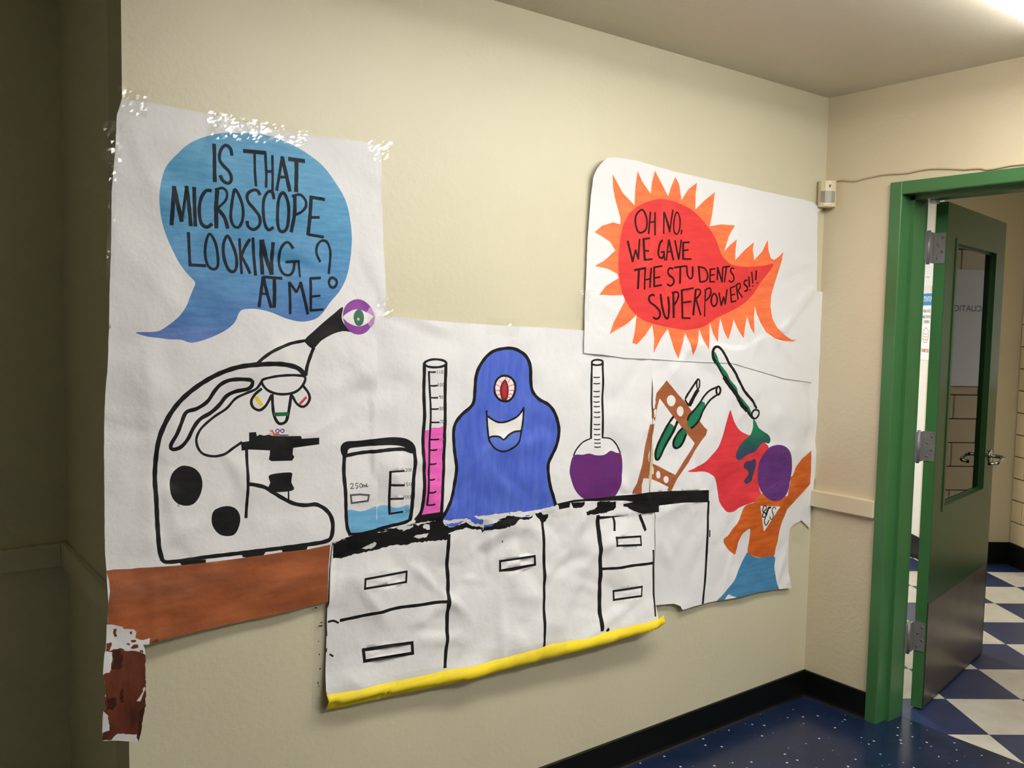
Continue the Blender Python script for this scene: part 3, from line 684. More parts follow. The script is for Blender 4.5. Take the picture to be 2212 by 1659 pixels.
        ('p',[(-24893,13038),(-24709,13041),(-24686,12932),(-24614,12970),(-24494,12934),(-24373,12955),(-24276,12921),(-24007,12890),(-23507,12873),(-23481,12795),(-22967,12791),(-22967,12606),(-23710,12561),(-23721,12395),(-23671,12310),(-23737,12219),(-24306,12251),(-24379,12304),(-24353,12419),(-24343,12536),(-24879,12598),(-25090,12581),(-25111,12799),(-24895,12816)]),
        ('P',[(-24236,11916),(-23764,11907),(-23740,11799),(-23756,11633),(-23681,11482),(-23743,11417),(-24019,11407),(-24315,11452),(-24411,11579),(-24351,11691),(-24398,11860)]),
    ]),
    ('left', 'specimen', 'orange_paint', None, [
        ('S',[(-24348,13061,28),(-24252,12999,28),(-24154,12932,28)]),
        ('S',[(-24285,13081,28),(-24203,12926,28)]),
        ('S',[(-24359,12973,23),(-24105,12948,23)]),
        ('P',[(-24252,12966),(-24105,12976),(-24056,12917),(-24228,12918)]),
    ]),
    ('left', 'specimen', 'purple_paint', None, [
        ('O',[(-24129,13081,33),(-24075,13036,34),(-24125,12982,33),(-24183,13037,34)]),
        ('O',[(-23996,13074,33),(-23942,13028,35),(-23992,12979,33),(-24051,13030,34)]),
        ('P',[(-24081,12937),(-23833,12922),(-23858,12890),(-24056,12898)]),
    ]),
    ('left', 'focus_knob', 'black', None, [
        ('P',[(-26533,12320),(-26295,12234),(-26144,12042),(-26105,11793),(-26177,11532),(-26335,11349),(-26554,11329),(-26767,11441),(-26890,11651),(-26905,11915),(-26836,12149),(-26684,12289)]),
    ]),
    ('left', 'focus_knob', 'black', None, [
        ('P',[(-25529,11208),(-25276,11115),(-25159,10894),(-25191,10645),(-25312,10455),(-25499,10434),(-25704,10508),(-25859,10709),(-25900,10917),(-25827,11134)]),
    ]),
    ('left', 'table_top', 'brown_wood', 'brown painted table top', [
        ('p',[(-28394,10019),(-28236,10023),(-27870,9978),(-27666,9972),(-27425,9945),(-26712,9879),(-26043,9855),(-25148,9823),(-24519,9813),(-24037,9820),(-23346,9798),(-22673,9831),(-22702,9283),(-22732,8281),(-22723,8195),(-23270,8198),(-24360,8153),(-25386,8157),(-26355,8146),(-27201,8109),(-27625,8095),(-28293,8232),(-28441,8717),(-28412,8816),(-28391,9268),(-28343,9540),(-28349,9787)]),
    ]),
    ('left', 'beaker_water', 'water_paint', None, [
        ('P',[(-22146,10701),(-21979,10702),(-21751,10634),(-21521,10636),(-21315,10696),(-21209,10697),(-21201,10382),(-21203,10068),(-21654,10021),(-21930,10026),(-22044,10157),(-22104,10410)]),
    ]),
    ('center', 'beaker_water', 'water_paint', None, [
        ('P',[(-21137,10664),(-20908,10701),(-20623,10606),(-20382,10588),(-20116,10627),(-20088,10374),(-20110,10183),(-20280,10139),(-20712,10099),(-21154,10057),(-21144,10371)]),
    ]),
    ('cabinet', 'beaker_water', 'water_paint', None, [
        ('P',[(-21154,10671),(-20925,10709),(-20640,10614),(-20400,10595),(-20133,10634),(-20106,10382),(-20128,10191),(-20297,10147),(-20729,10107),(-21171,10065),(-21160,10379)]),
    ]),
    ('left', 'beaker_outline', 'black', 'black brush outline of a beaker', [
        ('P',[(-22333,12422),(-22290,12559),(-22145,12630),(-21765,12625),(-21219,12652),(-20658,12657),(-20274,12591),(-20029,12448),(-19929,12270),(-19935,12036),(-20035,12171),(-20222,12291),(-20560,12412),(-21170,12450),(-21764,12442),(-22055,12422),(-22112,12333),(-22129,12212),(-22262,12223)]),
        ('S',[(-22209,12227,103),(-21763,12278,103),(-21215,12291,104),(-20748,12307,105),(-20367,12289,105),(-20035,12180,105)]),
        ('S',[(-22209,12251,111),(-22238,11768,111),(-22206,11238,111),(-22182,10747,111),(-22135,10251,109),(-22021,9989,106)]),
        ('S',[(-19987,12253,122),(-19961,11781,123),(-20015,11357,123),(-20019,10929,123),(-20028,10500,124),(-20073,10183,125)]),
        ('S',[(-22089,10032,89),(-21746,9984,92),(-21286,10015,95),(-20723,10079,96),(-20291,10115,98),(-20038,10200,102)]),
    ]),
    ('center', 'beaker_outline', 'black', 'black brush outline of a beaker', [
        ('P',[(-22321,12418),(-22278,12556),(-22133,12627),(-21755,12622),(-21208,12648),(-20646,12654),(-20262,12588),(-20017,12444),(-19917,12267),(-19923,12032),(-20023,12168),(-20210,12288),(-20548,12408),(-21160,12446),(-21753,12438),(-22043,12418),(-22100,12329),(-22117,12208),(-22249,12218)]),
        ('S',[(-22197,12222,103),(-21752,12274,103),(-21204,12288,104),(-20737,12304,105),(-20355,12285,105),(-20023,12176,105)]),
        ('S',[(-22197,12247,111),(-22224,11763,110),(-22190,11231,110),(-22164,10738,110),(-22117,10241,108),(-22003,9980,105)]),
        ('S',[(-19975,12250,122),(-19949,11777,123),(-20003,11353,123),(-20007,10924,123),(-20016,10495,124),(-20061,10177,125)]),
        ('S',[(-22070,10022,90),(-21733,9977,92),(-21275,10010,95),(-20712,10073,96),(-20279,10109,99),(-20026,10195,102)]),
    ]),
    ('cabinet', 'beaker_outline', 'black', 'black brush outline of a beaker', [
        ('P',[(-22336,12422),(-22293,12560),(-22148,12631),(-21770,12627),(-21224,12653),(-20663,12659),(-20280,12593),(-20035,12449),(-19935,12272),(-19941,12037),(-20041,12173),(-20228,12293),(-20565,12413),(-21176,12451),(-21769,12443),(-22058,12423),(-22115,12334),(-22132,12213),(-22264,12224)]),
        ('S',[(-22212,12228,103),(-21767,12280,103),(-21221,12293,104),(-20754,12309,105),(-20372,12290,105),(-20041,12181,105)]),
        ('S',[(-22212,12252,110),(-22239,11768,110),(-22205,11237,110),(-22179,10745,110),(-22132,10249,108),(-22018,9988,105)]),
        ('S',[(-19993,12255,122),(-19967,11783,123),(-20021,11359,123),(-20025,10931,123),(-20034,10503,124),(-20078,10185,124)]),
        ('S',[(-22086,10030,90),(-21749,9986,92),(-21291,10018,95),(-20729,10081,96),(-20297,10117,98),(-20044,10203,102)]),
    ]),
    ('center', 'beaker_scale', 'black', None, [
        ('S',[(-20801,11696,80),(-20779,11004,80),(-20739,10399,80)]),
        ('S',[(-20824,11673,55),(-20313,11654,55)]),
        ('S',[(-20763,11281,60),(-20308,11232,61)]),
        ('S',[(-20759,10867,60),(-20303,10831,61)]),
        ('S',[(-20763,10427,61),(-20298,10441,62)]),
    ]),
    ('center', 'beaker_numbers', 'pencil', '200 150 100 50', [
        ('S',[(-20295,11695,19),(-20251,11721,17),(-20222,11689,19),(-20250,11653,19),(-20294,11627,17),(-20206,11628,17)]),
        ('O',[(-20169,11714,17),(-20134,11669,19),(-20163,11620,17),(-20197,11670,19)]),
        ('O',[(-20095,11708,17),(-20066,11663,20),(-20094,11614,17),(-20124,11664,20)]),
        ('S',[(-20309,11322,19),(-20308,11211,19)]),
        ('S',[(-20188,11298,17),(-20246,11303,19),(-20250,11261,17),(-20202,11252,17),(-20196,11213,19),(-20254,11202,18)]),
        ('O',[(-20119,11296,17),(-20080,11245,19),(-20113,11197,17),(-20158,11248,19)]),
        ('S',[(-20304,10929,19),(-20298,10826,19)]),
        ('O',[(-20217,10920,17),(-20177,10869,19),(-20211,10821,17),(-20255,10873,19)]),
        ('O',[(-20114,10910,17),(-20079,10859,19),(-20108,10810,17),(-20153,10862,19)]),
        ('S',[(-20158,10511,17),(-20217,10518,19),(-20221,10475,17),(-20172,10461,17),(-20171,10418,19),(-20230,10416,17)]),
        ('O',[(-20109,10501,17),(-20079,10451,20),(-20108,10402,17),(-20138,10457,20)]),
    ]),
    ('left', 'beaker_mark', 'pencil', '250mL', [
        ('S',[(-22063,11418,27),(-22019,11455,25),(-21965,11425,26),(-21991,11362,27),(-22058,11312,24),(-21928,11315,25)]),
        ('S',[(-21797,11437,25),(-21879,11437,27),(-21888,11381,25),(-21824,11366,24),(-21815,11320,28),(-21887,11299,26)]),
        ('O',[(-21720,11430,25),(-21674,11359,27),(-21714,11293,25),(-21765,11364,27)]),
        ('S',[(-21655,11304,28),(-21651,11378,28),(-21614,11358,26),(-21609,11303,26),(-21587,11363,27),(-21564,11344,26),(-21559,11303,27)]),
        ('S',[(-21542,11408,27),(-21536,11313,25),(-21491,11321,26)]),
        ('s',[(-22040,11126,54),(-21754,11116,54),(-21470,11066,54),(-21496,10903,58),(-22007,10898,53),(-22040,11126,58)]),
    ]),
    ('center', 'cylinder_liquid', 'pink_paint', None, [
        ('P',[(-19627,12775),(-19452,12782),(-19378,12855),(-19125,12841),(-18998,12877),(-18930,12830),(-18956,11914),(-18983,11039),(-19047,10275),(-19339,10278),(-19675,10248),(-19637,10669),(-19599,11532),(-19647,12398)]),
    ]),
    ('center', 'cylinder_outline', 'black', 'black brush outline of a measuring cylinder', [
        ('O',[(-19681,14769,79),(-19509,14853,70),(-19284,14872,69),(-19030,14835,70),(-18911,14747,82),(-19053,14663,71),(-19305,14637,69),(-19581,14670,69)]),
        ('S',[(-19686,14770,113),(-19671,14068,114),(-19644,13256,114),(-19675,12615,114),(-19655,11968,114),(-19631,11319,115),(-19647,10670,116),(-19702,10329,118),(-19888,10135,115)]),
        ('S',[(-18931,14730,112),(-18922,13873,112),(-18923,13004,112),(-18934,12131,113),(-18945,11255,113),(-18994,10468,113),(-19018,10029,113)]),
        ('p',[(-19666,10273),(-19032,10296),(-18966,10001),(-19335,10024),(-19911,10051),(-19765,10228)]),
        ('S',[(-19529,14533,68),(-19442,13719,69),(-19438,12815,69),(-19465,11954,70),(-19480,11305,70),(-19504,10550,70)]),
        ('S',[(-19543,14504,49),(-19411,14497,49),(-19278,14499,49)]),
        ('S',[(-19472,14097,49),(-19329,14088,49),(-19186,14097,50)]),
        ('S',[(-19452,13745,49),(-19309,13735,49),(-19165,13734,50)]),
        ('S',[(-19437,13409,49),(-19293,13399,50),(-19149,13405,50)]),
        ('S',[(-19441,13018,49),(-19280,13005,50),(-19117,13001,50)]),
        ('S',[(-19433,12505,49),(-19272,12490,50),(-19109,12492,50)]),
        ('S',[(-19444,12194,49),(-19312,12180,50),(-19180,12188,51)]),
        ('S',[(-19462,11776,50),(-19331,11761,50),(-19199,11772,51)]),
        ('S',[(-19465,11312,50),(-19362,11298,51),(-19258,11315,52)]),
        ('S',[(-19475,10930,50),(-19338,10912,51),(-19201,10938,52)]),
        ('S',[(-19520,10557,50),(-19370,10536,50),(-19221,10545,51)]),
    ]),
    ('cabinet', 'cylinder_outline', 'black', 'black brush outline of a measuring cylinder', [
        ('O',[(-19699,14771,79),(-19527,14854,70),(-19303,14873,69),(-19049,14836,70),(-18930,14749,82),(-19072,14665,71),(-19324,14638,69),(-19599,14672,69)]),
        ('S',[(-19704,14771,113),(-19689,14071,114),(-19663,13260,114),(-19693,12619,114),(-19674,11974,114),(-19649,11325,115),(-19665,10678,116),(-19720,10337,118),(-19906,10143,115)]),
        ('S',[(-18951,14732,112),(-18941,13876,112),(-18942,13008,112),(-18953,12136,112),(-18964,11261,113),(-19013,10475,113),(-19037,10037,113)]),
        ('p',[(-19684,10281),(-19052,10303),(-18985,10009),(-19354,10032),(-19929,10059),(-19783,10236)]),
        ('S',[(-19547,14535,68),(-19460,13722,69),(-19457,12820,69),(-19484,11959,69),(-19499,11311,70),(-19523,10558,70)]),
        ('S',[(-19562,14506,49),(-19430,14499,49),(-19297,14501,49)]),
        ('S',[(-19491,14099,49),(-19348,14091,49),(-19205,14100,50)]),
        ('S',[(-19471,13748,49),(-19328,13738,49),(-19184,13737,50)]),
        ('S',[(-19456,13413,49),(-19312,13402,50),(-19168,13409,50)]),
        ('S',[(-19460,13022,49),(-19298,13009,50),(-19136,13005,50)]),
        ('S',[(-19452,12509,49),(-19290,12495,50),(-19128,12497,50)]),
        ('S',[(-19462,12199,49),(-19331,12186,50),(-19200,12193,51)]),
        ('S',[(-19481,11782,49),(-19350,11766,50),(-19218,11777,51)]),
        ('S',[(-19484,11318,49),(-19381,11304,50),(-19277,11321,52)]),
        ('S',[(-19493,10937,50),(-19357,10919,51),(-19220,10945,52)]),
        ('S',[(-19538,10564,50),(-19389,10543,50),(-19240,10553,51)]),
    ]),
    ('center', 'cylinder_numbers', 'pencil', '110 100 90 80 70', [
        ('S',[(-19231,14558,20),(-19229,14438,20)]),
        ('S',[(-19143,14557,20),(-19141,14436,20)]),
        ('O',[(-19055,14555,17),(-19025,14494,20),(-19053,14435,17),(-19084,14495,20)]),
        ('S',[(-19167,14174,20),(-19165,14062,20)]),
        ('O',[(-19085,14172,17),(-19056,14115,20),(-19083,14060,17),(-19111,14117,20)]),
        ('O',[(-19003,14170,17),(-18974,14113,20),(-19001,14058,17),(-19029,14115,20)]),
        ('S',[(-19085,13777,19),(-19110,13806,17),(-19134,13775,20),(-19109,13750,18),(-19085,13783,20),(-19087,13693,20)]),
        ('O',[(-19028,13803,17),(-18999,13746,20),(-19026,13690,17),(-19054,13748,20)]),
        ('O',[(-19095,13464,17),(-19074,13439,20),(-19095,13412,17),(-19115,13441,20)]),
        ('O',[(-19095,13412,17),(-19068,13381,20),(-19094,13355,17),(-19120,13384,20)]),
        ('O',[(-19016,13460,17),(-18989,13405,20),(-19014,13352,17),(-19042,13407,20)]),
        ('S',[(-19105,13064,17),(-19055,13062,20),(-19083,12960,21)]),
        ('O',[(-18999,13064,17),(-18972,13009,21),(-18998,12956,17),(-19025,13011,20)]),
    ]),
    ('center', 'cylinder_numbers', 'pink_dark', '60 50 40 30 20', [
        ('S',[(-19048,12541,15),(-19078,12499,15),(-19083,12466,15),(-19062,12446,13),(-19044,12468,15),(-19063,12494,13),(-19081,12476,15)]),
        ('O',[(-18994,12537,13),(-18969,12488,15),(-18992,12441,13),(-19016,12491,15)]),
        ('S',[(-19094,12221,13),(-19130,12222,15),(-19132,12184,14),(-19098,12174,14),(-19098,12135,15),(-19134,12128,13)]),
        ('O',[(-19045,12218,13),(-19021,12168,15),(-19043,12122,13),(-19067,12171,15)]),
        ('S',[(-19118,11804,16),(-19143,11749,15),(-19099,11745,13)]),
        ('S',[(-19112,11775,15),(-19111,11708,15)]),
        ('O',[(-19053,11799,13),(-19029,11749,15),(-19052,11703,13),(-19076,11753,15)]),
        ('S',[(-19187,11343,13),(-19151,11334,14),(-19171,11303,15),(-19145,11271,16),(-19186,11251,14)]),
        ('O',[(-19097,11339,13),(-19073,11289,15),(-19095,11243,13),(-19120,11293,15)]),
        ('S',[(-19161,10949,15),(-19140,10967,13),(-19119,10936,16),(-19159,10872,15),(-19115,10868,13)]),
        ('O',[(-19070,10960,13),(-19046,10909,15),(-19069,10863,13),(-19093,10914,15)]),
    ]),
    ('center', 'monster_body', 'blob_blue', 'blue painted blob body', [
        ('P',[(-18988,10105),(-18775,10399),(-18623,10649),(-18526,11083),(-18455,11520),(-18515,11924),(-18573,12281),(-18606,12636),(-18533,12939),(-18301,13192),(-18012,13400),(-17882,13573),(-17861,13883),(-17842,14282),(-17740,14591),(-17502,14899),(-17205,15098),(-16816,15178),(-16419,15186),(-16100,15080),(-15862,14908),(-15719,14606),(-15653,14140),(-15567,13811),(-15320,13545),(-14952,13365),(-14698,13116),(-14533,12773),(-14461,12433),(-14543,12053),(-14749,11683),(-14895,11407),(-14884,11022),(-14780,10627),(-14647,10324),(-14512,9989),(-14853,9935),(-15462,9922),(-16057,9929),(-16637,9926),(-17202,9924),(-17755,9944),(-18294,9977),(-18664,9995)]),
    ]),
    ('cabinet', 'monster_body', 'blob_blue', 'blue painted blob body', [
        ('P',[(-19007,10113),(-18795,10407),(-18643,10656),(-18546,11090),(-18475,11526),(-18535,11929),(-18593,12286),(-18626,12640),(-18553,12944),(-18321,13196),(-18033,13404),(-17902,13576),(-17882,13886),(-17863,14285),(-17761,14593),(-17524,14901),(-17226,15100),(-16838,15179),(-16442,15188),(-16123,15081),(-15886,14910),(-15742,14608),(-15677,14143),(-15591,13814),(-15345,13548),(-14976,13369),(-14724,13120),(-14558,12778),(-14486,12438),(-14568,12058),(-14774,11689),(-14920,11413),(-14909,11029),(-14805,10634),(-14672,10331),(-14538,9997),(-14878,9943),(-15487,9931),(-16080,9937),(-16659,9935),(-17224,9932),(-17776,9952),(-18314,9985),(-18684,10003)]),
    ]),
    ('center', 'monster_outline', 'black', None, [
        ('S',[(-18988,10105,115),(-18775,10399,116),(-18623,10649,117),(-18526,11083,117),(-18455,11520,116),(-18515,11924,113),(-18573,12281,113),(-18606,12636,115),(-18533,12939,114),(-18301,13192,109),(-18012,13400,110),(-17882,13573,118),(-17861,13883,118),(-17842,14282,118),(-17740,14591,115),(-17502,14899,110),(-17205,15098,102),(-16816,15178,99),(-16419,15186,100),(-16100,15080,105),(-15862,14908,116),(-15719,14606,126),(-15653,14140,128),(-15567,13811,121),(-15320,13545,110),(-14952,13365,110),(-14698,13116,121),(-14533,12773,130),(-14461,12433,137),(-14543,12053,137),(-14749,11683,134),(-14895,11407,136),(-14884,11022,132),(-14780,10627,128),(-14647,10324,126),(-14512,9989,127)]),
    ]),
    ('center', 'eye_white', 'pink_white', None, [
        ('P',[(-16247,13920),(-16273,13790),(-16338,13674),(-16429,13588),(-16542,13539),(-16670,13529),(-16803,13557),(-16922,13617),(-17010,13706),(-17064,13818),(-17087,13945),(-17077,14073),(-17029,14187),(-16939,14274),(-16819,14324),(-16689,14335),(-16562,14310),(-16444,14252),(-16342,14163),(-16271,14049)]),
    ]),
    ('center', 'eye_veins', 'red_thin', 'thin red eye veins', [
        ('S',[(-16671,14301,27),(-16647,14233,28),(-16680,14188,27)]),
        ('S',[(-16482,14229,28),(-16520,14161,27),(-16565,14117,26)]),
        ('S',[(-16906,14193,24),(-16837,14146,25),(-16791,14077,26)]),
        ('S',[(-17043,14061,23),(-16958,14036,23),(-16856,13988,23)]),
        ('S',[(-17066,13858,24),(-16977,13887,23),(-16870,13852,23)]),
        ('S',[(-17006,13675,26),(-16940,13741,24),(-16851,13751,23)]),
        ('S',[(-16305,14041,23),(-16420,14030,24),(-16521,13978,25)]),
        ('S',[(-16283,13834,23),(-16387,13869,23),(-16502,13863,23)]),
        ('S',[(-16337,13688,24),(-16430,13747,23),(-16521,13740,23)]),
        ('S',[(-16892,13603,25),(-16826,13646,23),(-16780,13622,23)]),
        ('S',[(-16438,13609,24),(-16508,13658,23),(-16582,13633,24)]),
    ]),
    ('center', 'iris', 'iris_dark', None, [
        ('P',[(-16681,14220),(-16576,14094),(-16526,13910),(-16543,13682),(-16635,13502),(-16744,13520),(-16838,13692),(-16876,13898),(-16808,14100)]),
    ]),
    ('center', 'pupil', 'iris_red', None, [
        ('P',[(-16690,14143),(-16607,13981),(-16601,13729),(-16689,13618),(-16777,13749),(-16777,13977)]),
    ]),
    ('center', 'eye_outline', 'black', None, [
        ('O',[(-16689,14334,70),(-16454,14265,74),(-16301,14110,84),(-16267,13902,89),(-16337,13688,86),(-16483,13556,77),(-16670,13522,70),(-16892,13598,73),(-17047,13767,81),(-17091,13972,86),(-17028,14174,83),(-16880,14297,75)]),
    ]),
    ('center', 'mouth', 'white_paint', None, [
        ('P',[(-17367,13170),(-17186,13003),(-16932,12886),(-16649,12871),(-16336,12960),(-16079,13110),(-15919,13256),(-15956,12895),(-16035,12527),(-16145,12254),(-16401,12063),(-16742,11972),(-17054,12063),(-17226,12280),(-17286,12511),(-17332,12830)]),
    ]),
    ('center', 'tongue', 'tongue_blue', None, [
        ('P',[(-17273,12410),(-17090,12453),(-16865,12416),(-16733,12330),(-16525,12464),(-16297,12551),(-16053,12565),(-16088,12320),(-16229,12144),(-16514,12002),(-16798,11967),(-17082,12065),(-17225,12234)]),
    ]),
    ('center', 'mouth_outline', 'black', None, [
        ('S',[(-17386,13275,68),(-17349,13124,63),(-17186,13003,58),(-16932,12886,57),(-16649,12871,59),(-16336,12960,63),(-16079,13110,67),(-15903,13311,70)]),
        ('S',[(-17361,13170,69),(-17332,12830,69),(-17286,12511,68),(-17226,12280,65),(-17054,12063,59),(-16741,11958,58),(-16400,12054,65),(-16145,12254,71),(-16035,12527,74),(-15956,12895,74),(-15918,13242,74)]),
        ('S',[(-17273,12410,60),(-17090,12453,58),(-16865,12416,57),(-16733,12330,59),(-16525,12464,64),(-16297,12551,61),(-16053,12565,59)]),
    ]),
    ('center', 'flask_liquid', 'flask_purple', 'purple liquid of a round flask', [
        ('P',[(-13784,11592),(-13375,11597),(-13097,11618),(-12771,11533),(-12403,11523),(-12075,11634),(-11777,11538),(-11546,11471),(-11460,11029),(-11524,10474),(-11721,10057),(-12180,9969),(-12920,9986),(-13326,10102),(-13691,10410),(-13901,10877),(-13942,11178)]),
    ]),
    ('center', 'flask_outline', 'black', None, [
        ('S',[(-13052,14742,93),(-13046,13623,94),(-13034,12113,94)]),
        ('S',[(-12535,14736,95),(-12513,13424,96),(-12490,12102,96)]),
        ('O',[(-13044,14742,71),(-12805,14793,62),(-12536,14748,69),(-12581,14641,69),(-12799,14608,62),(-13017,14646,66)]),
        ('S',[(-13027,12136,50),(-13390,12028,53),(-13658,11808,58),(-13792,11593,60)]),
        ('S',[(-12498,12121,47),(-12091,12052,48),(-11788,11829,55),(-11572,11504,58)]),
        ('S',[(-12970,14205,39),(-12824,14190,39),(-12671,14199,39)]),
        ('S',[(-12963,13996,39),(-12817,13980,39),(-12663,13988,39)]),
        ('S',[(-12953,13727,39),(-12807,13711,39),(-12654,13718,39)]),
        ('S',[(-12947,13548,39),(-12801,13530,39),(-12647,13537,39)]),
        ('S',[(-12941,13368,39),(-12795,13350,39),(-12641,13356,39)]),
        ('S',[(-12935,13212,39),(-12789,13194,39),(-12635,13199,39)]),
        ('S',[(-12929,13020,39),(-12782,13001,39),(-12628,13006,40)]),
        ('S',[(-12923,12851,39),(-12777,12832,39),(-12622,12837,40)]),
        ('S',[(-12914,12599,39),(-12768,12579,39),(-12613,12582,40)]),
        ('S',[(-12908,12436,39),(-12762,12415,39),(-12607,12419,40)]),
        ('S',[(-12902,12255,39),(-12755,12234,39),(-12601,12236,40)]),
        ('S',[(-12896,12086,39),(-12749,12064,39),(-12595,12066,40)]),
        ('S',[(-12892,11965,39),(-12745,11943,39),(-12590,11945,40)]),
        ('S',[(-12887,11832,39),(-12740,11809,39),(-12586,11811,40)]),
    ]),
    ('center', 'tube_rack', 'rack_brown', 'brown painted test tube rack', [
        ('p',[(-9402,14015),(-9242,13883),(-8755,13485),(-8379,13208),(-7945,12814),(-7503,12413),(-7255,12193),(-7057,12070),(-7143,11883),(-7372,11705),(-7625,11563),(-7754,11610),(-8182,11994),(-8610,12331),(-8987,12692),(-9357,13031),(-9766,13382),(-9939,13570)]),
        ('p',[(-9939,13570),(-9837,13506),(-9757,13367),(-9861,13083),(-9931,12692),(-9964,12466),(-10007,11968),(-10144,11674),(-10280,11350),(-10224,11042),(-10192,10492),(-10467,10533),(-10532,10281),(-10506,9960),(-10962,10007),(-10946,10141),(-10768,10394),(-10585,11042),(-10462,11635),(-10263,12452),(-10167,12704),(-10115,12973),(-10081,13183),(-9980,13330)]),
        ('p',[(-7754,11610),(-7372,11705),(-7730,11316),(-8082,10900),(-8674,10353),(-8991,9898),(-9218,9968),(-9134,10084),(-8794,10489),(-8361,10954),(-7875,11422)]),
        ('p',[(-9987,11023),(-9700,10908),(-9160,10661),(-8748,10485),(-8674,10353),(-8953,10035),(-9134,10084),(-9630,10302),(-9984,10442),(-10294,10684),(-10270,11107)]),
    ]),
    ('right', 'tube_rack', 'rack_brown', 'brown painted test tube rack', [
        ('p',[(-9413,14016),(-9253,13884),(-8766,13486),(-8390,13209),(-7956,12815),(-7515,12415),(-7266,12195),(-7069,12071),(-7155,11885),(-7384,11707),(-7637,11565),(-7766,11612),(-8193,11996),(-8621,12333),(-8998,12693),(-9368,13032),(-9777,13383),(-9949,13571)]),
        ('p',[(-9949,13571),(-9847,13507),(-9768,13368),(-9872,13084),(-9941,12693),(-9974,12468),(-10017,11970),(-10155,11676),(-10290,11352),(-10235,11045),(-10203,10495),(-10477,10535),(-10543,10284),(-10516,9963),(-10972,10010),(-10956,10143),(-10779,10397),(-10595,11044),(-10472,11637),(-10274,12454),(-10178,12705),(-10125,12974),(-10091,13184),(-9991,13331)]),
        ('p',[(-7766,11612),(-7384,11707),(-7741,11318),(-8093,10902),(-8685,10355),(-9002,9901),(-9229,9971),(-9145,10087),(-8805,10491),(-8372,10956),(-7887,11424)]),
        ('p',[(-9998,11025),(-9711,10910),(-9171,10664),(-8760,10487),(-8685,10355),(-8964,10038),(-9145,10087),(-9640,10304),(-9994,10445),(-10305,10686),(-10280,11109)]),
    ]),
    ('center', 'rack_hole', 'white_paint', None, [
        ('P',[(-8865,13251),(-8878,13189),(-8910,13132),(-8956,13086),(-9019,13059),(-9093,13053),(-9167,13069),(-9232,13103),(-9283,13151),(-9318,13207),(-9337,13269),(-9333,13331),(-9303,13387),(-9250,13433),(-9183,13460),(-9112,13467),(-9039,13452),(-8970,13418),(-8912,13370),(-8875,13313)]),
        ('P',[(-8412,12841),(-8422,12784),(-8446,12731),(-8483,12690),(-8534,12665),(-8594,12661),(-8654,12676),(-8706,12707),(-8748,12750),(-8778,12802),(-8793,12859),(-8790,12916),(-8765,12968),(-8722,13009),(-8669,13034),(-8612,13039),(-8553,13025),(-8496,12994),(-8449,12950),(-8420,12898)]),
        ('P',[(-9578,10574),(-9582,10532),(-9596,10496),(-9618,10469),(-9645,10452),(-9675,10447),(-9707,10454),(-9737,10475),(-9761,10508),(-9775,10548),(-9780,10592),(-9777,10635),(-9766,10671),(-9747,10699),(-9719,10715),(-9688,10720),(-9657,10713),(-9629,10693),(-9605,10660),(-9587,10619)]),
        ('P',[(-9133,10358),(-9141,10318),(-9160,10285),(-9188,10260),(-9226,10244),(-9270,10241),(-9315,10249),(-9354,10270),(-9385,10303),(-9407,10342),(-9418,10384),(-9416,10423),(-9397,10457),(-9365,10482),(-9325,10497),(-9282,10501),(-9238,10492),(-9196,10471),(-9161,10439),(-9139,10399)]),
        ('P',[(-9893,10755),(-9893,10710),(-9898,10671),(-9907,10641),(-9918,10621),(-9931,10613),(-9944,10619),(-9958,10640),(-9969,10674),(-9976,10716),(-9980,10763),(-9979,10808),(-9975,10847),(-9968,10878),(-9957,10898),(-9943,10905),(-9930,10899),(-9917,10879),(-9906,10845),(-9898,10802)]),
    ]),
    ('right', 'rack_hole', 'white_paint', None, [
        ('P',[(-8876,13252),(-8889,13190),(-8921,13133),(-8967,13088),(-9030,13060),(-9104,13054),(-9178,13070),(-9243,13104),(-9294,13152),(-9329,13209),(-9348,13270),(-9344,13332),(-9313,13389),(-9260,13434),(-9194,13461),(-9123,13468),(-9050,13453),(-8981,13419),(-8923,13371),(-8886,13314)]),
        ('P',[(-8423,12843),(-8433,12785),(-8457,12733),(-8494,12691),(-8545,12667),(-8605,12662),(-8665,12677),(-8717,12708),(-8759,12751),(-8789,12803),(-8804,12860),(-8801,12917),(-8776,12970),(-8733,13011),(-8680,13035),(-8623,13040),(-8564,13026),(-8507,12995),(-8460,12952),(-8431,12900)]),
        ('P',[(-9589,10577),(-9592,10534),(-9607,10498),(-9629,10471),(-9656,10454),(-9686,10449),(-9718,10457),(-9748,10478),(-9771,10510),(-9785,10551),(-9790,10595),(-9788,10637),(-9777,10674),(-9757,10701),(-9730,10718),(-9698,10723),(-9667,10715),(-9639,10695),(-9616,10663),(-9598,10621)]),
        ('P',[(-9144,10360),(-9152,10321),(-9171,10288),(-9199,10262),(-9237,10247),(-9281,10243),(-9326,10252),(-9365,10273),(-9395,10305),(-9418,10345),(-9429,10387),(-9427,10426),(-9408,10459),(-9376,10484),(-9336,10499),(-9293,10503),(-9249,10495),(-9207,10474),(-9172,10441),(-9150,10402)]),
        ('P',[(-9903,10758),(-9903,10713),(-9908,10674),(-9917,10643),(-9928,10623),(-9941,10616),(-9955,10622),(-9968,10643),(-9979,10676),(-9987,10719),(-9990,10765),(-9990,10810),(-9986,10849),(-9978,10880),(-9967,10900),(-9954,10907),(-9940,10901),(-9928,10881),(-9917,10847),(-9908,10805)]),
    ]),
    ('center', 'rack_scuff', 'white_paint', None, [
        ('R',[(-10113,13425),(-9961,13389),(-9973,13178),(-9988,13028),(-10074,13016),(-10124,13184)]),
        ('R',[(-10029,12969),(-9914,12994),(-9923,12813),(-9952,12693),(-10018,12711)]),
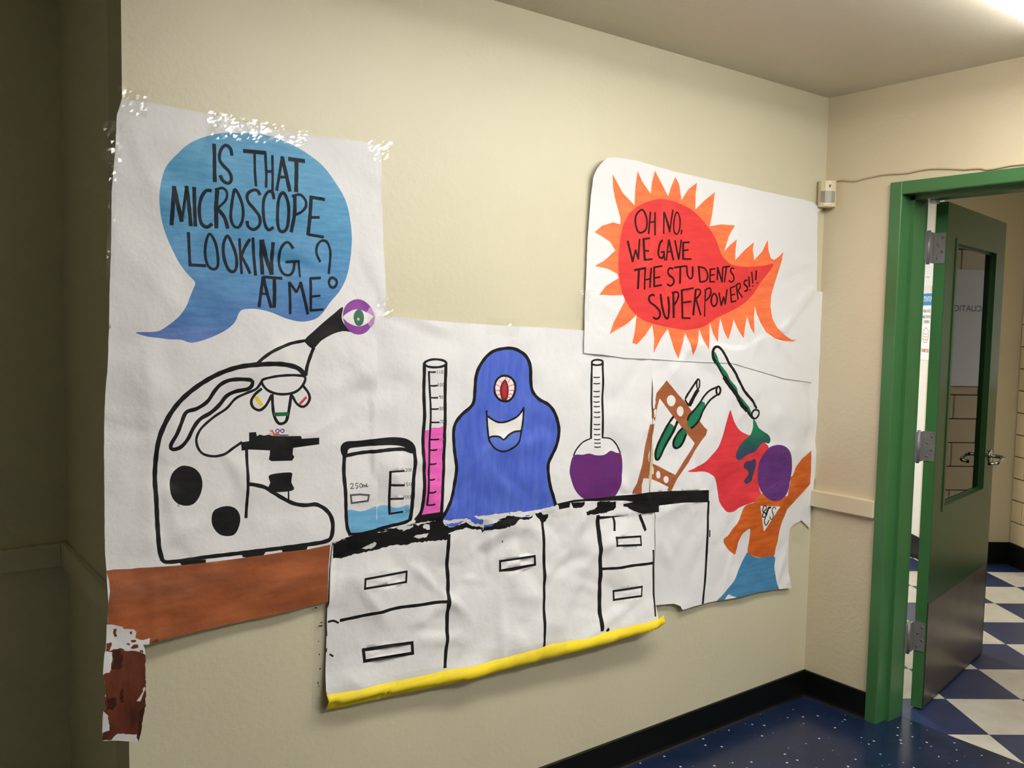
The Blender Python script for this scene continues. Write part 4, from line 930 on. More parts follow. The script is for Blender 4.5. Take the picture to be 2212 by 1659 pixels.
        ('R',[(-10189,12705),(-10037,12667),(-9956,12572),(-9959,12451),(-10234,12460),(-10213,12585)]),
    ]),
    ('right', 'rack_scuff', 'white_paint', None, [
        ('R',[(-10123,13426),(-9972,13390),(-9984,13180),(-9999,13029),(-10084,13018),(-10134,13186)]),
        ('R',[(-10039,12970),(-9924,12996),(-9933,12814),(-9963,12695),(-10028,12713)]),
        ('R',[(-10199,12706),(-10048,12668),(-9966,12574),(-9969,12452),(-10244,12461),(-10224,12587)]),
    ]),
    ('right', 'rack_tube', 'tube_green', 'green liquid in racked test tubes', [
        ('P',[(-9252,12414),(-9051,12403),(-8926,12319),(-8806,12436),(-9055,12002),(-9392,11623),(-9637,11211),(-9765,11153),(-9847,11227),(-9844,11471),(-9663,11795),(-9439,12179)]),
        ('P',[(-8433,12213),(-8194,12011),(-8409,11711),(-8583,11536),(-8761,11486),(-8901,11589),(-8886,11743),(-8741,12013)]),
        ('P',[(-7597,13099),(-7436,13172),(-7240,13069),(-7370,12821),(-7613,12483),(-7836,12274),(-8018,12196),(-8160,12260),(-8216,12452),(-8041,12662),(-7776,12933)]),
    ]),
    ('center', 'rack_tube', 'tube_green', 'green liquid in racked test tubes', [
        ('P',[(-9241,12412),(-9040,12401),(-8915,12317),(-8795,12434),(-9044,12000),(-9381,11621),(-9626,11209),(-9755,11151),(-9836,11225),(-9834,11469),(-9652,11793),(-9429,12177)]),
        ('P',[(-8422,12212),(-8183,12010),(-8398,11710),(-8572,11534),(-8750,11484),(-8890,11587),(-8875,11741),(-8730,12012)]),
        ('P',[(-7585,13098),(-7424,13171),(-7229,13068),(-7358,12819),(-7601,12482),(-7825,12272),(-8007,12194),(-8149,12259),(-8204,12450),(-8030,12661),(-7764,12932)]),
    ]),
    ('right', 'rack_tube_outline', 'black', None, [
        ('S',[(-8952,12675,105),(-9123,12514,106),(-9376,12236,109),(-9705,11767,111),(-9856,11441,115),(-9846,11212,108),(-9765,11144,81),(-9637,11211,108),(-9348,11620,111),(-9055,12002,113),(-8827,12391,115),(-8773,12496,116)]),
        ('S',[(-8457,12230,100),(-8743,12045,107),(-8919,11776,117),(-8924,11590,106),(-8761,11486,81),(-8538,11548,100),(-8386,11710,114),(-8216,11981,117)]),
        ('S',[(-7714,14016,98),(-7870,13879,100),(-8134,13605,102),(-8372,13302,104)]),
        ('S',[(-7648,13637,174),(-7848,13439,180),(-8063,13102,185),(-8106,13026,187)]),
        ('S',[(-8394,13287,79),(-8249,13141,77),(-8096,13025,75)]),
        ('O',[(-7700,14022,61),(-7603,13951,87),(-7606,13746,90),(-7681,13638,61),(-7761,13751,87),(-7766,13939,90)]),
        ('S',[(-6575,13701,79),(-7004,13570,83),(-7327,13358,93),(-7551,13113,95),(-7820,12872,92),(-8088,12665,95),(-8194,12482,101)]),
        ('S',[(-6559,13396,85),(-6937,13217,89),(-7212,12973,97),(-7391,12758,101),(-7565,12481,98),(-7835,12258,88),(-8018,12190,81)]),
        ('O',[(-6527,13716,79),(-6408,13600,115),(-6439,13440,114),(-6534,13395,82),(-6628,13510,114),(-6621,13639,116)]),
    ]),
    ('center', 'rack_tube_outline', 'black', None, [
        ('S',[(-8941,12674,105),(-9112,12513,106),(-9365,12235,109),(-9695,11765,111),(-9845,11439,115),(-9835,11209,108),(-9754,11142,81),(-9626,11209,108),(-9337,11618,111),(-9044,12000,113),(-8816,12389,115),(-8762,12495,116)]),
        ('S',[(-8445,12229,100),(-8732,12043,107),(-8908,11774,117),(-8913,11588,106),(-8750,11484,81),(-8527,11546,100),(-8375,11708,114),(-8204,11979,117)]),
        ('S',[(-7702,14016,98),(-7859,13878,100),(-8123,13604,102),(-8360,13300,104)]),
        ('S',[(-7636,13636,174),(-7837,13438,181),(-8052,13101,185),(-8094,13024,187)]),
        ('S',[(-8382,13286,79),(-8238,13140,77),(-8085,13024,75)]),
        ('O',[(-7689,14022,61),(-7591,13950,87),(-7595,13745,90),(-7669,13637,61),(-7750,13750,87),(-7754,13938,90)]),
        ('S',[(-6563,13700,79),(-6992,13569,83),(-7315,13357,93),(-7539,13112,95),(-7808,12871,92),(-8076,12663,95),(-8183,12480,101)]),
        ('S',[(-6547,13395,85),(-6925,13216,89),(-7200,12971,97),(-7379,12757,101),(-7554,12479,98),(-7824,12256,88),(-8007,12188,81)]),
        ('O',[(-6515,13715,79),(-6396,13599,115),(-6427,13439,114),(-6522,13394,82),(-6616,13509,114),(-6609,13637,116)]),
    ]),
    ('right', 'seam_gap', 'cream_gap', 'cream sliver of a lifted paper seam', [
        ('P',[(-10095,12278),(-10028,12031),(-9995,11665),(-9967,11206),(-9967,10809),(-10014,10416),(-10075,10116),(-10135,9924),(-10175,10157),(-10177,10492),(-10217,10831),(-10258,11198),(-10213,11528),(-10117,11794)]),
    ]),
    ('ohno', 'pouring_tube_liquid', 'tube_green', 'green liquid in a tilted test tube', [
        ('P',[(-6953,15046),(-6793,14904),(-6657,14661),(-6397,14434),(-6135,14206),(-5933,13976),(-5566,13678),(-5422,13404),(-5118,13185),(-4878,12987),(-4527,12635),(-4584,12489),(-4965,12802),(-5440,13155),(-5848,13583),(-6314,14046),(-6708,14459),(-6978,14705)]),
    ]),
    ('right', 'pouring_tube_liquid', 'tube_green', 'green liquid in a tilted test tube', [
        ('P',[(-6917,15045),(-6757,14903),(-6621,14659),(-6361,14432),(-6098,14203),(-5896,13973),(-5529,13675),(-5385,13400),(-5080,13181),(-4839,12983),(-4488,12630),(-4545,12485),(-4927,12797),(-5402,13151),(-5811,13579),(-6277,14043),(-6672,14457),(-6942,14703)]),
    ]),
    ('ohno', 'pouring_tube_outline', 'black', None, [
        ('S',[(-6809,14642,119),(-6970,14785,133),(-7031,15026,146),(-6931,15194,119),(-6749,15234,98),(-6528,15125,116),(-6265,14860,127),(-6029,14551,125),(-5628,14196,125),(-5421,13943,131),(-5073,13518,126),(-4589,13123,123),(-4201,12769,126)]),
        ('S',[(-6778,14622,70),(-6516,14335,70),(-6284,14066,71)]),
        ('S',[(-6304,14086,181),(-5986,13792,182),(-5583,13409,186),(-5171,12978,185),(-4829,12712,178)]),
        ('S',[(-4898,12778,113),(-4551,12488,111),(-4344,12372,105)]),
        ('O',[(-4265,12720,70),(-4059,12656,89),(-4050,12506,107),(-4210,12378,79),(-4412,12388,80),(-4489,12569,111),(-4397,12692,89)]),
    ]),
    ('right', 'pouring_tube_outline', 'black', None, [
        ('S',[(-6774,14640,119),(-6934,14783,134),(-6995,15025,146),(-6895,15193,119),(-6713,15233,98),(-6492,15124,117),(-6229,14858,127),(-5992,14550,125),(-5591,14193,125),(-5383,13940,131),(-5034,13514,126),(-4550,13119,123),(-4161,12764,126)]),
        ('S',[(-6742,14620,70),(-6480,14332,70),(-6247,14063,71)]),
        ('S',[(-6267,14084,181),(-5949,13789,183),(-5546,13406,187),(-5133,12974,185),(-4790,12707,179)]),
        ('S',[(-4860,12774,113),(-4512,12483,111),(-4305,12367,105)]),
        ('O',[(-4225,12716,70),(-4019,12651,89),(-4010,12501,108),(-4171,12373,79),(-4373,12383,80),(-4450,12565,111),(-4358,12688,90)]),
    ]),
    ('right', 'cape', 'cape_red', 'red painted cape', [
        ('P',[(-5778,12768),(-5622,12495),(-5412,12193),(-5072,11922),(-4735,11775),(-4328,11644),(-3635,11406),(-3260,11142),(-3531,10836),(-3788,10553),(-3858,10040),(-3723,9506),(-3600,9189),(-3899,9047),(-4300,8960),(-4893,8854),(-5278,8727),(-5666,8738),(-5932,8929),(-6203,9251),(-6320,9680),(-6499,10111),(-6822,10367),(-7195,10482),(-7677,10512),(-8124,10575),(-7685,10666),(-7152,10825),(-6737,11078),(-6381,11381),(-6155,11820),(-5993,12307),(-5855,12672)]),
    ]),
    ('right', 'spill', 'spill_teal', None, [
        ('P',[(-4336,12338),(-4162,12231),(-3944,11984),(-3591,11792),(-3271,11642),(-3139,11438),(-3214,11291),(-3424,11327),(-3631,11341),(-3896,11208),(-4155,11012),(-4551,10913),(-4874,10789),(-5102,10752),(-5302,10843),(-5331,11014),(-5163,11254),(-4851,11507),(-4466,11716),(-4316,12005)]),
    ]),
    ('right', 'spill', 'spill_purple', None, [
        ('P',[(-4761,10546),(-4602,10661),(-4269,10677),(-4104,10729),(-3995,10612),(-4014,10355),(-4165,10067),(-4220,9857),(-4482,9753),(-4649,9769),(-4742,9884),(-4565,10039),(-4438,10134),(-4514,10291),(-4719,10394)]),
    ]),
    ('right', 'shirt', 'shirt_orange', 'orange painted long-sleeved shirt', [
        ('p',[(-4154,9086),(-3527,9105),(-2310,8889),(-1874,9492),(-1506,9753),(-1276,9940),(-1249,9908)]),
        ('P',[(-3977,9095),(-4147,8971),(-4454,8920),(-4666,8802),(-4826,8567),(-5026,8282),(-5352,7986),(-5575,7792),(-5845,7716),(-5888,7583),(-5743,7397),(-5476,7163),(-5172,6994),(-5072,7218),(-5002,7491),(-4779,7771),(-4524,7880),(-4283,7906),(-4239,7701),(-4272,7363),(-4343,6960),(-3984,6752),(-3578,6630),(-3028,6570),(-2618,6568),(-2518,6889),(-2389,7224),(-2295,7594),(-2127,7927),(-1975,8145),(-1802,8421),(-1524,8597),(-1293,8781),(-1402,8941),(-2128,9017),(-3071,9115)]),
    ]),
    ('right', 'shirt_sleeve', 'shirt_orange', None, [
        ('p',[(-3640,9281),(-3065,8958),(-2348,8837),(-1926,9016),(-1739,9491),(-1545,9877),(-1383,10201),(-995,10508),(-373,10802),(-311,9951),(-322,9355),(-670,9114),(-1175,8801),(-1813,8419),(-2018,8218),(-3729,8506),(-4031,8974)]),
    ]),
    ('right', 'head', 'head_purple', 'purple painted head', [
        ('P',[(-2610,11197),(-2136,11063),(-1825,10751),(-1687,10338),(-1671,9888),(-1773,9449),(-2002,9068),(-2351,8881),(-2778,8874),(-3208,9017),(-3574,9317),(-3805,9731),(-3864,10127),(-3788,10553),(-3536,10923),(-3135,11155)]),
    ]),
    ('right', 'shirt_emblem', 'white_paint', None, [
        ('p',[(-3711,8786),(-2395,8605),(-3348,7700),(-3403,7707)]),
    ]),
    ('right', 'shirt_emblem_letters', 'black', 'BCS', [
        ('S',[(-3482,8741,71),(-3538,8560,71),(-3488,8483,71),(-3549,8360,71),(-3498,8282,59)]),
        ('S',[(-3504,8743,42),(-3345,8740,44),(-3292,8619,66),(-3444,8506,66),(-3324,8406,60),(-3363,8295,54),(-3522,8299,42)]),
        ('S',[(-2984,8628,78),(-3132,8630,98),(-3238,8497,119),(-3319,8333,121)]),
        ('S',[(-3320,8348,67),(-3398,8140,66),(-3342,7974,53),(-3248,7934,48),(-3162,8025,64),(-3100,8133,66)]),
        ('S',[(-2699,8523,49),(-2751,8616,36),(-2876,8601,48),(-2929,8491,56),(-2859,8337,53),(-2835,8189,57),(-2939,8137,36),(-3034,8183,44),(-3064,8288,53)]),
    ]),
    ('right', 'trousers', 'jeans_blue', 'blue painted trousers', [
        ('P',[(-4430,6901),(-4342,6940),(-3984,6737),(-3578,6621),(-2618,6539),(-2605,6116),(-2555,5731),(-2474,5399),(-2323,5114),(-2605,5132),(-3069,5166),(-3435,5191),(-4066,5235),(-4640,5248),(-5075,5267),(-5496,5422),(-5622,5471),(-5839,5316),(-6010,5264),(-6256,5334),(-6043,5461),(-5612,5717),(-5220,5984),(-4954,6333),(-4691,6629)]),
    ]),
    ('left', 'counter_top', 'black_ragged', 'black painted counter edge with torn flecks', [
        ('R',[(-22622,9874),(-22434,9892),(-22153,9944),(-21950,9961),(-21663,9995),(-21272,10056),(-20917,9992),(-20534,10000),(-20275,10016),(-19969,10064),(-19569,10073),(-19207,10068),(-19001,10063),(-18952,9939),(-18928,9847),(-18694,9787),(-18460,9838),(-18194,9845),(-18192,9724),(-18552,9710),(-18785,9640),(-18840,9449),(-19380,9452),(-19939,9480),(-20180,9436),(-20592,9493),(-20911,9481),(-21329,9445),(-21637,9434),(-21906,9420),(-22111,9378),(-22293,9361),(-22593,9435),(-22613,9673)]),
    ]),
    ('cabinet', 'counter_top', 'black_ragged', 'black painted counter edge with torn flecks', [
        ('R',[(-22609,9866),(-22424,9887),(-22148,9941),(-21949,9960),(-21667,9997),(-21278,10059),(-20922,9995),(-20540,10003),(-20281,10018),(-19975,10067),(-19575,10076),(-19213,10071),(-19007,10066),(-18959,9941),(-18934,9849),(-18701,9790),(-18467,9841),(-18201,9848),(-18199,9727),(-18559,9713),(-18792,9643),(-18847,9451),(-19386,9455),(-19945,9483),(-20186,9439),(-20598,9496),(-20917,9484),(-21334,9448),(-21642,9436),(-21905,9419),(-22105,9374),(-22283,9354),(-22578,9425),(-22598,9665)]),
    ]),
    ('center', 'counter_top', 'black_ragged', None, [
        ('R',[(-21219,9933),(-21220,10065),(-20906,10062),(-20523,10052),(-20046,10099),(-19958,10097),(-19691,10065),(-19263,10071),(-18988,10078),(-18940,9973),(-19146,9880),(-19821,9809),(-20691,9731),(-21217,9726)]),
    ]),
    ('left', 'counter_fleck', 'paper_fleck', None, [
        ('R',[(-21659,9549),(-21495,9609),(-21269,9709),(-21196,9652),(-21267,9549),(-21371,9508)]),
        ('R',[(-20587,9998),(-20275,10006),(-20013,10002),(-19969,10045),(-19968,9948),(-20208,9902),(-20316,9858),(-20295,9913),(-20447,9932)]),
        ('R',[(-19947,10042),(-19703,10060),(-19207,10053),(-19229,10022),(-19703,10008),(-19791,9965)]),
        ('R',[(-19634,9935),(-19568,9976),(-19297,9971),(-19351,9811),(-19407,9799),(-19611,9864)]),
        ('R',[(-19942,9651),(-19787,9702),(-19429,9708),(-19495,9591),(-19696,9583),(-19830,9605)]),
        ('R',[(-21188,9961),(-20811,9960),(-20916,9939)]),
    ]),
    ('center', 'counter_fleck', 'paper_fleck', None, [
        ('R',[(-21647,9542),(-21484,9603),(-21258,9703),(-21185,9646),(-21257,9543),(-21360,9502)]),
        ('R',[(-20576,9992),(-20263,10001),(-20001,9997),(-19957,10039),(-19956,9943),(-20196,9896),(-20305,9852),(-20284,9907),(-20435,9927)]),
        ('R',[(-19935,10037),(-19691,10055),(-19194,10047),(-19217,10017),(-19690,10002),(-19779,9959)]),
        ('R',[(-19622,9930),(-19555,9970),(-19284,9966),(-19338,9806),(-19395,9793),(-19599,9859)]),
        ('R',[(-19930,9645),(-19775,9696),(-19416,9702),(-19482,9585),(-19684,9577),(-19818,9599)]),
        ('R',[(-21177,9956),(-20799,9954),(-20905,9934)]),
    ]),
    ('cabinet', 'counter_fleck', 'paper_fleck', None, [
        ('R',[(-21663,9551),(-21500,9612),(-21274,9712),(-21201,9655),(-21273,9552),(-21376,9510)]),
        ('R',[(-20593,10000),(-20281,10009),(-20019,10005),(-19975,10047),(-19974,9951),(-20214,9904),(-20322,9861),(-20301,9915),(-20453,9935)]),
        ('R',[(-19953,10045),(-19709,10063),(-19213,10055),(-19235,10025),(-19709,10011),(-19797,9967)]),
        ('R',[(-19641,9938),(-19574,9978),(-19303,9974),(-19357,9814),(-19414,9802),(-19617,9867)]),
        ('R',[(-19948,9654),(-19793,9705),(-19435,9711),(-19501,9594),(-19703,9586),(-19836,9608)]),
        ('R',[(-21194,9964),(-20816,9962),(-20922,9942)]),
    ]),
    ('center', 'counter_top', 'black_ragged', None, [
        ('R',[(-19393,10011),(-19211,10028),(-19005,10043),(-18886,9870),(-18652,9791),(-18370,9826),(-18132,9887),(-17937,9752),(-17495,9635),(-17199,9742),(-16823,9820),(-16492,9885),(-16285,9860),(-15916,9775),(-15462,9753),(-15514,9706),(-15700,9664),(-16046,9727),(-16227,9622),(-16355,9575),(-16842,9532),(-17245,9531),(-17419,9523),(-17491,9461),(-17543,9580),(-17690,9578),(-17959,9653),(-18081,9709),(-18320,9679),(-18579,9652),(-18789,9619),(-18833,9466),(-19339,9475)]),
        ('R',[(-15382,9797),(-15166,9836),(-14971,9727),(-14806,9729),(-14830,9624),(-14910,9504),(-15046,9456),(-15158,9556)]),
    ]),
    ('cabinet', 'counter_top', 'black_ragged', None, [
        ('R',[(-19411,10019),(-19230,10036),(-19024,10051),(-18906,9878),(-18672,9799),(-18390,9834),(-18153,9895),(-17958,9760),(-17516,9644),(-17221,9750),(-16845,9829),(-16515,9893),(-16307,9869),(-15939,9783),(-15486,9761),(-15538,9714),(-15724,9673),(-16069,9735),(-16250,9631),(-16378,9584),(-16864,9541),(-17266,9540),(-17440,9532),(-17513,9469),(-17564,9589),(-17712,9587),(-17980,9662),(-18102,9717),(-18340,9687),(-18599,9660),(-18809,9628),(-18853,9475),(-19358,9484)]),
        ('R',[(-15406,9805),(-15190,9844),(-14996,9736),(-14831,9738),(-14855,9633),(-14935,9513),(-15071,9465),(-15183,9564)]),
    ]),
    ('center', 'torn_edge', 'paper_fleck', 'torn white paper edge', [
        ('R',[(-18993,10031),(-18703,10006),(-18421,10022),(-18074,9991),(-18109,9924),(-18347,9903),(-18466,9897),(-18818,9941),(-18934,9955)]),
        ('R',[(-17809,10010),(-17503,9994),(-17205,9989),(-16802,9994),(-16700,9982),(-16469,9986),(-16441,9900),(-16671,9864),(-16949,9794),(-17149,9736),(-17473,9776),(-17525,9884),(-17698,9946)]),
        ('R',[(-16443,9984),(-15920,9965),(-15971,9866),(-16389,9894)]),
        ('R',[(-15681,9927),(-15331,9898),(-15381,9775),(-15623,9782)]),
        ('R',[(-15032,9950),(-14702,9967),(-14380,9952),(-14363,9863),(-13906,9823),(-13868,9532),(-14269,9557),(-14663,9604),(-14806,9751),(-14974,9814)]),
        ('R',[(-18013,9923),(-17915,9830),(-18036,9875)]),
        ('R',[(-17987,9839),(-17816,9757),(-17497,9717),(-17445,9608),(-17468,9529),(-17521,9679),(-17742,9717)]),
    ]),
    ('cabinet', 'torn_edge', 'paper_fleck', 'torn white paper edge', [
        ('R',[(-19012,10040),(-18722,10014),(-18441,10030),(-18095,9999),(-18130,9932),(-18368,9911),(-18486,9906),(-18837,9949),(-18953,9963)]),
        ('R',[(-17830,10018),(-17524,10002),(-17226,9997),(-16824,10002),(-16722,9990),(-16492,9995),(-16464,9908),(-16694,9873),(-16971,9802),(-17171,9744),(-17495,9784),(-17546,9892),(-17719,9954)]),
        ('R',[(-16466,9992),(-15944,9974),(-15994,9874),(-16412,9902)]),
        ('R',[(-15704,9936),(-15355,9906),(-15405,9784),(-15647,9791)]),
        ('R',[(-15057,9958),(-14727,9975),(-14405,9961),(-14388,9872),(-13933,9831),(-13895,9540),(-14295,9566),(-14688,9613),(-14831,9760),(-14998,9822)]),
        ('R',[(-18034,9931),(-17935,9838),(-18057,9883)]),
        ('R',[(-18008,9847),(-17837,9765),(-17518,9726),(-17467,9617),(-17490,9538),(-17542,9688),(-17763,9726)]),
    ]),
    ('cabinet', 'torn_edge_blue', 'blob_blue', None, [
        ('R',[(-18953,9934),(-18674,9929),(-18392,9924),(-18201,9931),(-18437,9840),(-18602,9810),(-18836,9860)]),
        ('R',[(-18010,9968),(-17719,9954),(-17546,9892),(-17531,9748),(-17813,9783),(-17960,9882)]),
        ('R',[(-17493,9723),(-17221,9730),(-17071,9773),(-17269,9654),(-17467,9648)]),
        ('R',[(-15996,9937),(-15757,9931),(-15674,9794),(-15807,9799),(-15941,9868)]),
        ('R',[(-15355,9927),(-15084,9961),(-15027,9858),(-15272,9854)]),
    ]),
    ('center', 'counter_top', 'black', 'black painted counter top', [
        ('p',[(-14478,10039),(-13747,10094),(-13318,10076),(-12398,10020),(-11831,10022),(-10855,9977),(-10171,9988),(-9002,9923),(-6844,9737),(-6819,9261),(-8331,9426),(-8936,9432),(-9633,9449),(-9644,9215),(-9851,9225),(-10424,9233),(-10871,9385),(-11072,9480),(-11194,9565),(-11371,9599),(-11374,9685),(-10884,9702),(-11242,9790),(-11825,9861),(-12618,9927),(-13243,9994),(-13744,10013),(-13886,10015),(-13916,9856),(-14369,9840),(-14389,9963)]),
    ]),
    ('right', 'counter_top', 'black', 'black painted counter top', [
        ('p',[(-14486,10042),(-13756,10097),(-13327,10079),(-12407,10023),(-11841,10025),(-10865,9980),(-10182,9991),(-9013,9926),(-6856,9740),(-6831,9264),(-8343,9429),(-8947,9435),(-9644,9452),(-9654,9218),(-9862,9228),(-10434,9236),(-10881,9388),(-11082,9483),(-11204,9568),(-11381,9602),(-11384,9688),(-10894,9705),(-11252,9793),(-11835,9864),(-12627,9929),(-13252,9997),(-13753,10016),(-13894,10017),(-13925,9859),(-14377,9843),(-14398,9965)]),
    ]),
    ('cabinet', 'counter_top', 'black', 'black painted counter top', [
        ('p',[(-14503,10047),(-13773,10102),(-13345,10084),(-12426,10028),(-11860,10030),(-10885,9986),(-10203,9996),(-9035,9931),(-6880,9745),(-6855,9271),(-8365,9434),(-8969,9441),(-9665,9458),(-9676,9225),(-9883,9234),(-10455,9242),(-10901,9394),(-11102,9489),(-11224,9574),(-11401,9608),(-11404,9693),(-10914,9711),(-11272,9798),(-11854,9869),(-12646,9935),(-13270,10002),(-13771,10021),(-13912,10023),(-13942,9864),(-14394,9848),(-14415,9971)]),
    ]),
    ('center', 'counter_patch', 'black_ragged', None, [
        ('R',[(-13850,10011),(-13224,9965),(-13238,9862),(-13362,9794),(-13738,9823),(-13812,9926)]),
        ('R',[(-12617,9904),(-12129,9866),(-11899,9813),(-11727,9808),(-11739,9612),(-11850,9512),(-12303,9466),(-12787,9481),(-13191,9528),(-13231,9642),(-12793,9661),(-12611,9738)]),
    ]),
    ('cabinet', 'counter_patch', 'black_ragged', None, [
        ('R',[(-13877,10019),(-13251,9973),(-13265,9871),(-13389,9802),(-13765,9831),(-13839,9934)]),
        ('R',[(-12645,9913),(-12158,9874),(-11928,9821),(-11756,9817),(-11768,9621),(-11879,9521),(-12331,9475),(-12815,9490),(-13218,9537),(-13258,9651),(-12821,9670),(-12639,9746)]),
    ]),
    ('cabinet', 'cabinet_lines', 'black', 'black cabinet and drawer outlines', [
        ('S',[(-18786,9606,130),(-18793,8863,129),(-18737,8138,130),(-18785,7331,130),(-18821,6577,129),(-18939,5551,128)]),
        ('S',[(-15094,9624,114),(-15061,8318,114),(-15096,7229,113),(-15206,6166,112),(-15263,5506,110)]),
        ('S',[(-12617,9444,178),(-12573,8535,178),(-12576,7388,177),(-12685,6273,174),(-12738,5527,172)]),
        ('S',[(-9800,9513,94),(-9795,9019,95),(-9827,8516,94)]),
        ('S',[(-9931,7871,93),(-10090,6421,90),(-10187,5574,89)]),
        ('S',[(-22322,7608,92),(-21535,7629,93),(-20727,7652,94),(-19889,7602,95),(-18815,7550,97)]),
        ('S',[(-12561,7579,92),(-11775,7526,94),(-10964,7483,95),(-9986,7412,96)]),
        ('p',[(-12601,9442),(-12521,9392),(-11884,9328),(-11230,9263),(-11881,9269),(-12556,9279)]),
        ('S',[(-11875,9297,96),(-11850,9087,98),(-11886,8813,99)]),
        ('S',[(-10577,9234,135),(-10447,8945,135),(-10298,8612,137)]),
        ('s',[(-21582,8686,66),(-20173,8653,66),(-20192,8349,70),(-21604,8421,63),(-21582,8686,72)]),
        ('s',[(-21621,6646,91),(-20038,6528,91),(-20035,6226,98),(-21605,6330,88),(-21621,6646,98)]),
        ('s',[(-16821,8478,72),(-15430,8437,72),(-15403,8149,78),(-16814,8174,70),(-16821,8478,88)]),
        ('s',[(-11865,8587,71),(-10593,8451,72),(-10601,8154,75),(-11859,8312,70),(-11865,8587,97)]),
        ('s',[(-11989,6725,70),(-10681,6690,70),(-10756,6382,74),(-12007,6431,68),(-11989,6725,95)]),
        ('S',[(-22690,7644,64),(-22514,7640,61),(-22353,7543,60)]),
        ('S',[(-22631,6720,53),(-22522,6631,53)]),
        ('S',[(-12518,5471,107),(-12392,5549,107)]),
        ('S',[(-16732,9123,44),(-16723,9052,44)]),
        ('S',[(-22726,7426,40),(-22717,7245,40)]),
        ('S',[(-22719,6907,34),(-22730,6792,34)]),
    ]),
    ('right', 'cabinet_lines', 'black', None, [
        ('S',[(-6853,9317,124),(-6842,8323,125),(-6896,6615,125),(-7113,5315,124)]),
        ('S',[(-6721,8170,70),(-6727,7896,70)]),
    ]),
    ('ohno', 'burst', 'burst_orange', 'orange spiky burst', [
        ('p',[(-12468,21023),(-12293,20867),(-11871,20445),(-11314,20116),(-11327,20728),(-11258,21269),(-10999,20946),(-10539,20582),(-10496,21002),(-10360,21397),(-10086,21095),(-9650,20580),(-9528,20922),(-9316,21299),(-9115,21061),(-8947,20508),(-8611,20925),(-8155,21224),(-8206,20774),(-8179,20253),(-7683,20632),(-7124,20992),(-7190,20532),(-7351,19718),(-6732,19828),(-5952,19852),(-6245,19465),(-6523,18842),(-6147,19119),(-5787,19337),(-5823,18988),(-5814,18556),(-5259,18974),(-4745,19303),(-4768,19006),(-4646,18623),(-4183,18991),(-3890,19457),(-3805,19068),(-3657,18760),(-3437,18694),(-3142,18844),(-2874,19048),(-2953,18641),(-3331,17739),(-3475,17280),(-3491,16852),(-3374,16372),(-3043,16000),(-2489,15679),(-1980,15506),(-1659,15518),(-1929,15434),(-2564,15460),(-3191,15566),(-3727,15804),(-4090,16146),(-4366,16512),(-4511,16824),(-4544,16403),(-4485,15718),(-4751,15979),(-4984,16420),(-5084,16027),(-5155,15557),(-5482,15866),(-5787,16276),(-5887,15914),(-6062,15501),(-6316,15807),(-6555,16313),(-6634,15905),(-6684,15397),(-6970,15699),(-7185,16151),(-7197,15647),(-7245,15118),(-7569,15545),(-7811,15892),(-7898,15394),(-8058,14897),(-8298,15294),(-8502,15737),(-8697,15294),(-8888,14781),(-9119,15148),(-9469,15874),(-9802,15534),(-10156,15008),(-10145,15532),(-10267,16007),(-10622,15625),(-11007,15317),(-11226,15364),(-11124,15762),(-11050,16346),(-11493,16036),(-12306,15668),(-12133,16072),(-11621,16819),(-11693,17014),(-12230,16982),(-12849,16983),(-12553,17287),(-11970,17584),(-12038,17717),(-12512,17875),(-13077,17934),(-12645,18137),(-12162,18504),(-12422,18779),(-12797,18931),(-13134,19048),(-12809,19286),(-12322,19438),(-11976,19399),(-11985,19624),(-12224,20141),(-12389,20569)]),
    ]),
    ('ohno', 'burst_center', 'burst_red', 'red speech balloon inside the burst', [
        ('P',[(-9953,20456),(-9330,20423),(-8616,20300),(-8023,20064),(-7486,19717),(-7089,19352),(-6839,18971),(-6589,18636),(-6186,18407),(-5705,18332),(-4894,18350),(-4147,18416),(-3470,18532),(-3709,18228),(-4192,17782),(-4665,17292),(-5218,16909),(-6004,16580),(-6772,16309),(-7369,16047),(-7887,15916),(-8471,15850),(-9332,15923),(-10098,16033),(-10711,16165),(-11183,16413),(-11589,16820),(-11829,17225),(-11975,17720),(-12015,18264),(-11953,18812),(-11876,19271),(-11639,19699),(-11202,20058),(-10557,20326)]),
    ]),
    ('ohno', 'lettering', 'ink_red', 'OH NO,', [
        ('O',[(-10884,19972,78),(-10694,19689,93),(-10700,19364,87),(-10905,19209,67),(-11102,19217,79),(-11242,19459,91),(-11240,19734,86),(-11066,19933,71)]),
        ('S',[(-10519,19955,93),(-10572,19179,93)]),
        ('S',[(-10271,19968,86),(-10256,19156,86)]),
        ('S',[(-10569,19584,59),(-10256,19633,60)]),
        ('S',[(-9831,20017,79),(-9851,19234,79)]),
        ('S',[(-9824,20008,94),(-9516,19325,95)]),
        ('S',[(-9394,20132,87),(-9544,19323,87)]),
        ('O',[(-9138,20060,60),(-8986,19835,81),(-8991,19500,79),(-9102,19300,61),(-9266,19335,75),(-9328,19616,80),(-9272,19930,75)]),
        ('S',[(-8862,19471,80),(-8896,19296,80)]),
    ]),
    ('ohno', 'lettering', 'ink_red', 'WE GAVE', [
        ('S',[(-11599,18874,97),(-11326,18158,97)]),
        ('S',[(-11339,18166,80),(-11201,18598,80)]),
        ('S',[(-11207,18598,81),(-11056,18265,81)]),
        ('S',[(-11063,18265,84),(-11020,18979,83)]),
        ('S',[(-10831,19016,118),(-10745,18246,119)]),
        ('S',[(-10849,18982,65),(-10500,19045,66)]),
        ('S',[(-10793,18587,59),(-10534,18595,60)]),
        ('S',[(-10779,18263,66),(-10368,18324,66)]),
        ('S',[(-9875,19015,85),(-10007,18902,97),(-10062,18615,104),(-9999,18431,91),(-9827,18394,77),(-9744,18541,103),(-9769,18634,105)]),
        ('S',[(-9918,18587,61),(-9706,18629,61)]),
